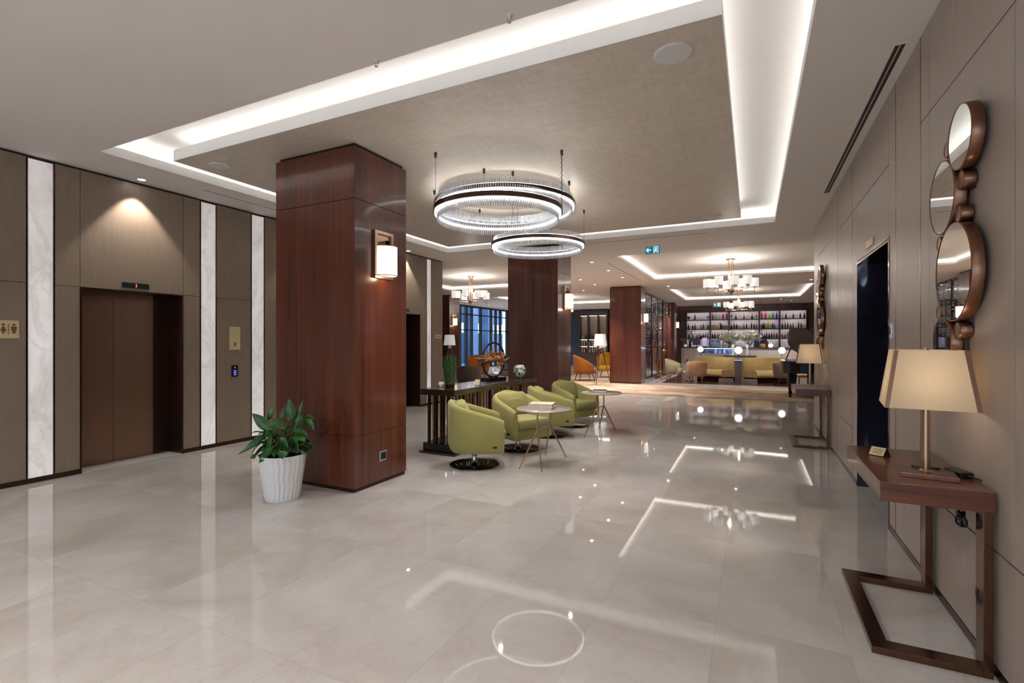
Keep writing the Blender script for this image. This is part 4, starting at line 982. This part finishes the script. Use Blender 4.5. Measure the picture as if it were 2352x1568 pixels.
t = thing('branch_vase', 'tall vase of dark twisted branches on the left of the bar counter', 'vase', (-2.95, 27.48, 1.205))
q = MB(); q.lathe([(.05, 0), (.07, .1), (.05, .26), (.06, .3)], 20); q.build('vase', M['black'], t)
q = MB(); rv = random.Random(2)
for k in range(9):
    p = [Vector((0, 0, .2))]
    for j in range(5): p.append(p[-1] + Vector((rv.uniform(-.11, .11), rv.uniform(-.05, .05), rv.uniform(.08, .16))))
    q.tube(p, [.014, .013, .012, .01, .008, .004], 5)
    q.ball(p[-1], .03, 8); q.ball(p[-2], .026, 8)
q.build('branches', M['bronze_dark'], t)
t = thing('utensil_rack', 'black rack with white crockery on the bar counter, near the display case', 'rack', (-1.18, 27.3, 1.205))
q = MB()
for x in (-.17, .17):
    for y in (-.1, .1): q.bar((x, y, 0), (x, y, .42), .015)
for z in (.08, .24, .41): q.box(-.18, .18, -.11, .11, z, z + .012)
q.build('rack_frame', M['black'], t)
q = MB()
for z in (.092, .252):
    for x in (-.11, 0, .11): q.lathe([(.03, 0), (.042, .06), (.036, .06)], 12, (x, 0, z))
q.build('crockery', M['white_gloss'], t)
t = thing('water_dispenser', 'blue water dispenser on the bar counter, right of the flowers', 'dispenser', (.22, 27.35, 1.205))
q = MB(); q.box(-.16, .16, -.14, .14, 0, .2); q.build('dispenser_base', M['black'], t, bevel=.01)
q = MB(); q.lathe([(.10, .2), (.15, .24), (.15, .44), (.10, .48)], 20); q.build('blue_bottle', colmat('blue_tank', (50, 100, 170), .25), t)
t = thing('snack_basket', 'basket of snacks on the bar counter below the blue dispenser', 'basket', (.42, 27.12, 1.205))
q = MB(); q.lathe([(.13, 0), (.17, .1), (.16, .1), (.12, .02)], 24); q.build('basket', M['driftwood'], t)
q = MB(); rv = random.Random(4)
for k in range(12): q.ball((rv.uniform(-.1, .1), rv.uniform(-.1, .1), .1 + rv.uniform(0, .05)), .045, 10)
q.build('snacks', M['driftwood'], t)
t = thing('extractor_box', 'sloping black machine behind the bar counter, right side', 'machine', (.95, 28.3, 0))
q = MB(); q.add([(-.7, -.2, 0), (.4, -.2, 0), (.4, .3, 0), (-.7, .3, 0), (-.75, -.2, 1.62), (-.3, -.2, 1.62), (-.3, .3, 1.62), (-.75, .3, 1.62)], [(3, 2, 1, 0), (4, 5, 6, 7), (0, 1, 5, 4), (1, 2, 6, 5), (2, 3, 7, 6), (3, 0, 4, 7)]); q.build('machine_body', M['black'], t, bevel=.01)
q = MB(); q.box(-.45, -.05, -.215, -.19, .8, 1.0); q.build('control_panel', M['chrome_dark'], t)
# ------------------------------------------------------------------ curved banquettes, post, flowers, globes
def booth(cx, a0, a1, lab):
    t = thing('curved_banquette', lab, 'banquette', (cx, 18.9, 0), 0, 'mustard banquettes')
    def sweep(prof, name, mat):
        q = MB(); secs = []
        for k in range(25):
            a = math.radians(a0 + (a1 - a0) * k / 24); secs.append([(r * math.cos(a), r * math.sin(a), z) for r, z in prof])
        q.loft(secs); q.build(name, mat, t)
    sweep([(1.50, .16), (1.62, .16), (1.64, .5), (1.63, .88), (1.58, .91), (1.53, .88), (1.50, .5)], 'backrest', M['mustard'])
    sweep([(.98, .2), (.96, .3), (.97, .42), (1.02, .455), (1.2, .46), (1.505, .45), (1.505, .2)], 'seat', M['mustard'])
    sweep([(1.1, 0), (1.1, .19), (1.58, .19), (1.58, 0)], 'plinth', M['bronze_dark'])
booth(-1.72, 43, 98, 'curved mustard banquette to the left of the dark post before the bar')
booth(.85, 78, 137, 'curved mustard banquette to the right of the dark post before the bar')
t = thing('divider_post', 'dark wooden post standing between the two mustard banquettes', 'post', (-.44, 19.12, 0))
q = MB(); q.box(-.115, .115, -.12, .12, .0, .83); q.build('post_body', M['dark_wood_z'], t, bevel=.003)
q = MB(); q.box(-.125, .125, -.13, .13, .83, .86); q.build('post_cap', M['chrome'], t, bevel=.003)
for x, lab in ((-.85, 'low grey floor box under the left banquette beside the post'), (-.08, 'low grey floor box under the right banquette beside the post')):
    q = MB(); q.box(-.24, .24, -.06, .06, 0, .16); q.box(-.05, .05, -.068, -.055, .05, .11); tag(q.build('floor_grille_box', M['grey_cloth'], loc=(x, 19.42, .006), bevel=.004), lab, 'floor box')
t = thing('flower_shelf', 'dark high shelf table behind the banquettes holding two flower vases', 'shelf table', (-.42, 20.75, 0))
q = MB(); q.box(-.56, .56, -.17, .17, .89, .965); q.build('shelf_top', colmat('olive_dark', (60, 54, 40), .4), t, bevel=.003)
for s in (-1, 1):
    q = MB(); q.box(s * .42 - .04, s * .42 + .04, -.08, .08, 0, .89); q.build('leg', M['dark_wood_z'], t)
petal = plain('ivory_petal', srgb(252, 252, 240), .6, var=.03, scale=20)
rf = random.Random(9)
for s, lab in ((-1, 'left glass vase of ivory flowers on the shelf behind the banquettes'), (1, 'right glass vase of ivory flowers on the shelf behind the banquettes')):
    t = thing('flower_vase', lab, 'flower vase', (-.42 + s * .25, 20.75, .965))
    q = MB(); q.lathe([(.055, 0), (.075, .03), (.03, .16), (.03, .28), (.07, .42), (.06, .42), (.022, .26), (.022, .16), (.06, .03)], 24); q.build('glass_vase', colmat('milky_glass', (216, 228, 220), .1), t)
    q = MB(); st_ = MB()
    for k in range(150):
        a = rf.uniform(0, 2 * PI); rr_ = .34 * math.sqrt(rf.random()); hx = rr_ * math.cos(a) + s * .12
        hx = s * max(s * hx, -.15); hy = rr_ * math.sin(a) * .7
        hz = .50 + .36 * rf.random() * (1 - (rr_ / .42) ** 2) + .05
        if k % 5 == 0: st_.tube([(0, 0, .3), (hx * .4, hy * .4, .45), (hx, hy, hz)], .004, 4)
        for j in range(5):
            b_ = 2 * PI * j / 5 + k; d_ = Vector((math.cos(b_), math.sin(b_) * .8, rf.uniform(.1, .7))) * rf.uniform(.08, .13)
            p0 = Vector((hx, hy, hz)); sd = d_.cross(Vector((0, 0, 1))).normalized() * .045
            q.add([tuple(p0), tuple(p0 + d_ * .55 + sd), tuple(p0 + d_), tuple(p0 + d_ * .55 - sd)], [(0, 1, 2, 3)], 0, True)
    q.build('flowers', petal, t)['kind'] = 'stuff'; st_.build('stems', M['stem'], t)
def globe(x, y, z0, z, r, lab):
    t = thing('globe_lamp', lab, 'globe lamp', (x, y, z0), 0, 'white globe lamps')
    q = MB(); q.lathe([(.07, 0), (.07, .012), (.012, .02)], 20); q.build('lamp_base', M['chrome_dark'], t)
    q = MB(); q.tube([(0, 0, .015), (0, 0, z - z0 - r * .8)], .008, 8); q.build('stem', M['chrome_dark'], t)
    q = MB(); q.ball((0, 0, z - z0), r, 24); q.build('glass_globe', M['globe'], t)
globe(-1.84, 20.78, 0, 1.19, .11, 'lit white globe lamp behind the left banquette, before the display case')
globe(-.44, 19.12, .86, 1.19, .125, 'lit white globe lamp on the dark post between the banquettes')
globe(.98, 20.78, 0, 1.17, .12, 'lit white globe lamp behind the right banquette, beside the piano')
globe(.80, 27.15, 1.205, 1.30, .10, 'small white globe lamp on the right part of the bar counter')
t = thing('orchid_pot', 'dark leaved orchid in a white pot at the left end of the bar counter', 'plant', (-3.15, 27.08, 1.205))
q = MB(); q.lathe([(.06, 0), (.08, .13), (.07, .13)], 20); q.build('pot', M['white_gloss'], t)
q = MB(); ro = random.Random(6)
for k in range(5):
    a = ro.uniform(0, 6.3); q.tube([(0, 0, .1), (.08 * math.cos(a), .05 * math.sin(a), .3), (.2 * math.cos(a), .12 * math.sin(a), .42)], .006, 5)
q.build('stems', M['stem'], t)
q = MB(); ro = random.Random(6)
for k in range(5):
    a = ro.uniform(0, 6.3)
    for j in range(3): q.ball((.2 * math.cos(a) + ro.uniform(-.05, .05), .12 * math.sin(a), .42 + ro.uniform(-.12, .05)), .035, 8, sz=.6)
q.build('blooms', colmat('dark_bloom', (70, 60, 50), .6), t)
# ------------------------------------------------------------------ lounge seats and tables
def tub(mat, legm, w=.62, h=.82, label='', cat='chair', name='lounge_chair', seat=.44, wing=.62, group=None, legr=.014):
    t = thing(name, label, cat, (0, 0, 0), 0, group); a = w / 2; N = 25; secs = []
    for k in range(N):
        u = -1 + 2 * k / (N - 1); an = PI + u * 2.15; s = abs(u); top = h - (h - wing) * s ** 1.6
        c, n_ = math.cos(an), math.sin(an)
        secs.append([((a - o) * c * 1.0, (a - o) * n_, z) for o, z in ((.05, seat - .2), (.0, seat - .05), (-.015, (top + seat) / 2), (-.02, top - .02), (.0, top), (.03, top - .02), (.06, seat), (.08, seat - .18))])
    q = MB(); q.loft(secs); q.build('backrest', mat, t)
    q = MB(); q.loft([[(x * k_, y * k_, z) for x, y in rrect(.03, 0, w * .86, w * .84, w * .3)] for k_, z in ((.93, seat - .19), (1, seat - .14), (1, seat - .02), (.92, seat + .015))]); q.build('seat', mat, t)
    for sx, sy in ((1, 1), (1, -1), (-1, 1), (-1, -1)):
        q = MB(); q.tube([(sx * a * .5, sy * a * .5, seat - .17), (sx * a * .72, sy * a * .72, 0)], [legr * 1.3, legr * .8], 8); q.build('leg', legm, t)
    return t
def put(t, x, y, rz, z=0): t.location = (x, y, z); t.rotation_euler.z = math.radians(rz); return t
put(tub(M['beige'], M['dark_wood_z'], .66, .84, 'pale green beige lounge chair at the left end of the banquettes'), -2.72, 19.95, -5, .006)
put(tub(M['tan'], M['bronze_pale'], .66, .80, 'tan barrel chair seen from behind, before the left banquette', wing=.72), -1.80, 19.0, 85, .006)
put(tub(M['brown_cloth'], M['dark_wood_z'], .68, .80, 'brown grey barrel chair before the right banquette, beside the piano', wing=.72), .98, 19.25, 100, .006)
t = thing('cafe_table', 'small round cafe table with cups between the lounge chairs and left banquette', 'table', (-2.12, 19.6, .006))
q = MB(); q.lathe([(.0, .70), (.27, .70), (.28, .715), (.27, .73), (0, .73)], 32, cap0=False, cap1=False); q.build('table_top', M['walnut_x'], t)
q = MB(); q.lathe([(.18, 0), (.18, .012), (.025, .03), (.022, .70)], 24); q.build('pedestal', M['bronze_dark'], t)
for k, (x, y, lab) in enumerate(((-2.2, 19.53, 'left dark cup on the round cafe table'), (-2.05, 19.56, 'right dark cup on the round cafe table'))):
    q = MB(); q.lathe([(.025, 0), (.04, .05 + .05 * (1 - k)), (.034, .05 + .05 * (1 - k)), (.02, .01)], 14); tag(q.build('cup', M['bronze_dark'], loc=(x, y, .736)), lab, 'cup', 'cups on the cafe table')
put(tub(M['orange'], M['black'], .86, .98, 'orange wing armchair seen from behind, between the second and third pillars', 'armchair', 'lounge_armchair', .46, .58), -5.78, 18.25, 35, .013)
put(tub(M['yellow'], M['black'], .84, 1.02, 'yellow armchair facing out, behind the tripod lamp', 'armchair', 'lounge_armchair', .46, .66), -5.45, 20.3, -75, .013)
put(tub(M['orange'], M['black'], .80, .98, 'orange armchair in the left lounge, behind the ring sculpture', 'armchair', 'lounge_armchair', .46, .80), -9.35, 16.3, -60, .013)
put(tub(M['brown_cloth'], M['black'], .74, .80, 'brown grey tub chair in the left lounge, before the orange armchair', 'armchair', 'lounge_armchair', .44, .70), -7.55, 12.6, 110)
put(tub(M['mustard'], M['black'], .70, .84, 'mustard armchair at the edge of the lift wall corner, behind the reeds', 'armchair', 'lounge_armchair', .44, .70), -8.05, 11.7, 60)
def sofa(loc, rz, lab, w=1.9, cushions=True):
    t = thing('lounge_sofa', lab, 'sofa', loc, math.radians(rz), 'grey sofas in the lounge')
    q = MB(); q.box(-w / 2, w / 2, -.38, .40, .12, .36); q.build('seat_base', M['grey_cloth'], t, bevel=.03)
    q = MB(); q.box(-w / 2, w / 2, .22, .42, .3, .80); q.build('backrest', M['grey_cloth'], t, bevel=.05)
    for s in (-1, 1):
        q = MB(); q.box(s * (w / 2 - .07) - .08, s * (w / 2 - .07) + .08, -.39, .40, .12, .60); q.build('armrest', M['grey_cloth'], t, bevel=.04)
    for s in (-1, 1):
        q = MB(); q.at((s * w * .22, -.08, .355)); cc = cushion(w * .41, .58, .13, .04); q.v = [tuple(q.M @ Vector(v)) for v in cc.v]; q.f = cc.f; q.mi = cc.mi; q.sm = cc.sm; q.build('seat_cushion', M['brown_cloth'], t)
    for sx in (-1, 1):
        for sy in (-1, 1):
            q = MB(); q.lathe([(.02, 0), (.028, .125)], 10, (sx * (w / 2 - .12), sy * .3, 0)); q.build('leg', M['black'], t)
    return t
sofa((-7.7, 17.0, .013), -15, 'grey sofa in the left lounge, just left of the second pillar')
sofa((-4.95, 18.95 + 3.6, .012), 100, 'grey sofa beside the yellow armchair, behind the third pillar', 1.7)
for x, y, z, rz, mt, lab in ((-7.25, 16.97, .505, -.2, M['disc'], 'dusky pink cushion on the grey sofa left of the second pillar'), (-8.05, 17.18, .505, -.35, M['tan'], 'tan cushion on the far end of the grey sofa in the left lounge')):
    c = cushion(.40, .40, .11, .05, .02); R = Matrix.Rotation(math.radians(72), 4, 'X'); c.v = [tuple(R @ Vector(v)) for v in c.v]
    tag(c.build('throw_cushion', mt, loc=(x, y - .0, z + .19), rz=rz), lab, 'cushion', 'cushions on the lounge sofa')
t = thing('coffee_table', 'low white coffee table in the left lounge, behind the reeds', 'table', (-8.9, 14.5, .012))
q = MB(); q.box(-.5, .5, -.35, .35, .39, .43); q.build('table_top', M['white_gloss'], t, bevel=.004)
q = MB(); q.add([(-.32, -.22, 0), (.32, -.22, 0), (.32, .22, 0), (-.32, .22, 0), (-.46, -.31, .39), (.46, -.31, .39), (.46, .31, .39), (-.46, .31, .39)], [(3, 2, 1, 0), (0, 1, 5, 4), (1, 2, 6, 5), (2, 3, 7, 6), (3, 0, 4, 7)]); q.build('table_body', M['white_gloss'], t)
for k, (c_, lab) in enumerate((((40, 60, 120), 'lower blue magazine on the white coffee table'), ((220, 224, 230), 'upper white magazine on the white coffee table'))):
    q = MB(); q.box(-.15, .15, -.11, .11, 0, .02); tag(q.build('magazine', colmat('mag%d' % k, c_, .4), loc=(-8.85, 14.45, .442 + .0205 * k), rz=.3 + .5 * k), lab, 'magazine', 'magazines on the coffee table')
def tripod(x, y, lab, z=0):
    t = thing('tripod_lamp', lab, 'floor lamp', (x, y, z), 0, 'tripod floor lamps')
    for k in range(3):
        a = 2 * PI * k / 3 + .4
        q = MB(); q.tube([(.05 * math.cos(a), .05 * math.sin(a), 1.27), (.36 * math.cos(a), .36 * math.sin(a), 0)], [.02, .011], 8); q.build('leg', M['mahogany'], t)
    q = MB(); q.lathe([(.075, 1.2), (.08, 1.24), (.05, 1.30), (.015, 1.32), (.014, 1.42)], 20); q.build('hub', M['bronze_pale'], t)
    q = MB(); q.lathe([(.235, 1.34), (.185, 1.75)], 40, cap0=False, cap1=False); q.build('lamp_shade', M['floor_shade'], t)
    q = MB(); q.tube([(-.2, 0, 1.42), (.2, 0, 1.42)], .004, 6); q.ball((0, 0, 1.47), .045, 12); q.build('bulb_holder', M['white_gloss'], t)
tripod(-4.80, 16.95, 'tripod floor lamp with white shade beside the third pillar', .012); tripod(-10.75, 16.46, 'tripod floor lamp with white shade at the far left, above the reeds', .012)
# ------------------------------------------------------------------ grand piano and stool
t = thing('grand_piano', 'black grand piano with raised lid behind the farther console', 'piano', (.70, 14.92, .0125), math.radians(-38.5))
out = [(.75, 1.62), (-.75, 1.62), (-.75, 1.15), (-.66, .86), (-.46, .56), (-.24, .32), (-.10, .14), (.05, .02), (.27, -.04), (.52, .0), (.68, .12), (.75, .34)]
q = MB(); q.prism(out[::-1], .66, .97); q.build('case', M['piano'], t, bevel=.008)
q = MB(); q.box(-.72, .72, 1.62, 1.80, .66, .72); q.box(-.75, -.66, 1.62, 1.82, .66, .84); q.box(.66, .75, 1.62, 1.82, .66, .84); q.build('key_bed', M['piano'], t, bevel=.004)
q = MB(); q.box(-.65, .65, 1.63, 1.79, .72, .74); q.build('keys', M['paper'], t)
ang = math.radians(36); L = []
for x, y in out: L.append((.75 - (.75 - x) * math.cos(ang), y, .98 + (.75 - x) * math.sin(ang)))
nx, nz = math.sin(ang) * .022, math.cos(ang) * .022
n = len(L); q = MB(); q.add(L + [(x + nx, y, z + nz) for x, y, z in L], [tuple(range(n))[::-1], tuple(range(n, 2 * n))] + [(i, n + i, n + (i + 1) % n, (i + 1) % n) for i in range(n)]); q.build('lid', M['piano'], t)
q = MB(); q.tube([(-.40, .72, .96), (-.16, .72, .98 + .91 * math.sin(ang) / math.cos(ang) * .78)], .014, 8); q.build('lid_prop', M['piano'], t)
for x, y in ((.06, .26), (-.60, 1.38), (.60, 1.38)):
    q = MB(); q.lathe([(.03, .05), (.035, .08), (.05, .10), (.042, .16), (.075, .60), (.08, .66)], 8, (x, y, 0), smooth=False); q.lathe([(.026, 0), (.03, .026), (.026, .052)], 12, (x, y, 0)); q.build('leg', M['piano'], t)
q = MB(); q.box(-.1, .1, 1.2, 1.28, .12, .66); q.box(-.12, .12, 1.16, 1.40, .08, .12); q.build('pedal_lyre', M['piano'], t)
t = thing('piano_stool', 'brown padded stool beyond the piano', 'stool', (1.42, 17.3, .0125), .3)
cc = cushion(.50, .36, .09, .03); q = MB(); q.v = [(x, y, z + .40) for x, y, z in cc.v]; q.f = cc.f; q.mi = cc.mi; q.sm = cc.sm; q.build('seat_pad', M['tan'], t)
for sx in (-1, 1):
    for sy in (-1, 1):
        q = MB(); q.tube([(sx * .2, sy * .13, .405), (sx * .22, sy * .15, 0)], [.02, .012], 8); q.build('leg', M['dark_wood_z'], t)
# ------------------------------------------------------------------ glass partition with bead strands, display cabinet
t = thing('glass_partition', 'dark framed glass partition running between the third and fourth pillars', 'partition', (-3.85, 22.2, 0))
q = MB()
for k in range(6): q.box(-.03, .03, -3.5 + k * 1.4 - .03, -3.5 + k * 1.4 + .03, 0, 3.47)
q.box(-.03, .03, -3.5, 3.5, 0, .06); q.box(-.03, .03, -3.5, 3.5, 3.41, 3.47); q.build('frame', M['black'], t)
q = MB(); q.box(-.006, .006, -3.5, 3.5, .06, 3.41); q.build('pane', M['glass'], t)
q = MB(); rp = random.Random(8)
for k in range(36):
    y = -3.4 + 6.8 * k / 35; x = rp.choice((-.12, .12, .18)); z = 3.42; zl = rp.uniform(1.0, 2.4)
    q.tube([(x, y, zl), (x, y, z)], .002, 4)
    while z > zl: q.ball((x, y, z - .03), rp.uniform(.014, .03), 6); z -= rp.uniform(.07, .16)
o = q.build('bead_curtain', M['chrome'], loc=(-3.85, 22.2, 0)); tag(o, 'hanging strands of shiny beads along the glass partition beside the third pillar', 'bead curtain'); o['kind'] = 'stuff'
for k, (y, h) in enumerate(((20.9, .8), (22.6, 1.15))):  # vases added to stand in for an orange gleam along the partition
    q = MB(); q.lathe([(.10, 0), (.12, .02), (.05, .1), (.06, h * .6), (.11, h * .9), (.09, h), (.08, h * .98)], 20)
    tag(q.build('copper_gleam_vase', colmat('copper', (190, 118, 84), .22, 1), loc=(-3.50, y, .0045)), 'tall copper vase added for the gleam by the glass partition, %s from the third pillar' % ORD[k], 'vase', 'copper floor vases')
t = thing('display_cabinet', 'dark wood display cabinet with lit niches at the back of the left lounge', 'cabinet', (-8.77, 29.5, 0))
q = MB(); q.box(-.90, .90, .17, .21, 0, 3.42); q.box(-.90, .90, -.17, .17, 3.08, 3.42); q.box(-.90, .90, -.17, .17, 0, .78)
for x in (-.86, -.32, .31, .86): q.box(x - .045, x + .045, -.17, .17, .78, 3.08)
q.build('frame', M['dark_wood_z'], t)
for z in (.80, 1.20, 1.62):
    q = MB(); q.box(-.82, .82, -.16, .17, z, z + .03); q.build('shelf', M['dark_wood_z'], t)
for x0, x1 in ((-.815, -.365), (-.275, .265), (.355, .815)):
    q = MB(); q.box(x0, x1, .15, .168, .83, 3.07); q.build('niche_back', colmat('niche', (176, 160, 140), .6), t)
    for z in (3.075, 1.615, 1.195):
        q = MB(); q.box(x0 + .03, x1 - .03, -.12, -.09, z - .012, z); q.build('light_strip', M['cab_led'], t)
rd = random.Random(12)
for k, (x, z, h, col, nm, lab) in enumerate(((-.66, 1.65, .2, (196, 178, 140), 'vase', 'pale vase in the left niche of the display cabinet'), (-.45, 1.65, .26, (40, 34, 34), 'vase', 'black vase in the left niche of the display cabinet'), (-.12, 1.65, .3, (60, 90, 60), 'vase', 'green vase in the middle niche of the display cabinet'), (.1, 1.65, .28, (30, 50, 40), 'vase', 'dark green vase in the middle niche of the display cabinet'), (.55, 1.65, .36, (230, 200, 110), 'vase', 'golden vase in the right niche of the display cabinet'))):
    q = MB(); q.lathe([(.05, 0), (.075, h * .35), (.03, h * .8), (.04, h)], 16); tag(q.build(nm, colmat('cv%d' % k, col, .3), loc=(-8.77 + x, 29.45, z)), lab, 'vase', 'vases in the display cabinet')
for r, z in enumerate((1.23, .83)):
    for k in range(12):
        x = (-.76 + .05 * k) if k < 6 else (-.22 + .06 * (k - 6)); h = rd.uniform(.2, .3)
        q = MB(); q.box(-.018, .018, -.09, .09, 0, h)
        tag(q.build('shelf_book', colmat('bk%d' % (k % 5), ((60, 40, 38), (170, 150, 140), (120, 60, 54), (40, 40, 44), (200, 190, 180))[k % 5], .6), loc=(-8.77 + x, 29.44, z)), 'upright book, %s from left on the %s book shelf of the display cabinet' % (ORD[k], ('upper', 'lower')[r]), 'book', 'books in the display cabinet')
q = MB(); q.box(-.42, .42, -.02, .02, 0, 3.0); tag(q.build('navy_panel', M['navy'], loc=(-10.15, 29.55, 0)), 'dark navy wall panel left of the display cabinet', 'panel')
# ------------------------------------------------------------------ world, camera, view
w = bpy.data.worlds.new('sky'); w.use_nodes = True; SC.world = w
bg = w.node_tree.nodes['Background']; bg.inputs[0].default_value = (.70, .85, 1.0, 1); bg.inputs[1].default_value = 2.2
cam = bpy.data.cameras.new('camera'); cam.lens = 36 * 1134 / 2352; cam.sensor_width = 36; cam.clip_end = 200
co = bpy.data.objects.new('camera', cam); C.objects.link(co); co.location = (0, 0, 1.5); co.rotation_euler = (PI / 2, 0, TH); SC.camera = co
SC.view_settings.view_transform = 'Standard'; SC.view_settings.look = 'None'; SC.view_settings.gamma = 1; SC.view_settings.use_curve_mapping = False
SC.view_settings.exposure = 1.0
cy = SC.cycles
cy.use_denoising = True; cy.max_bounces = 6; cy.diffuse_bounces = 3; cy.glossy_bounces = 3; cy.transmission_bounces = 2; cy.transparent_max_bounces = 10
cy.use_adaptive_sampling = True; cy.adaptive_threshold = .03; cy.adaptive_min_samples = 16
cy.sample_clamp_indirect = 4; cy.sample_clamp_direct = 0; cy.caustics_reflective = False; cy.caustics_refractive = False; cy.blur_glossy = .5

# daylight portals at the glazed openings
for (loc, rot, sx, sy) in (((-4.9, -5.95, 1.6), (-PI / 2, 0, 0), 3.0, 3.0), ((-1.2, -5.95, 1.6), (-PI / 2, 0, 0), 3.6, 3.0), ((-13.85, 22.85, 1.75), (0, -PI / 2, 0), 3.4, 12.7)):
    L = bpy.data.lights.new('window_portal', 'AREA'); L.shape = 'RECTANGLE'; L.size = sx; L.size_y = sy; L.cycles.is_portal = True
    o = bpy.data.objects.new('window_portal', L); C.objects.link(o); o.location = loc; o.rotation_euler = rot
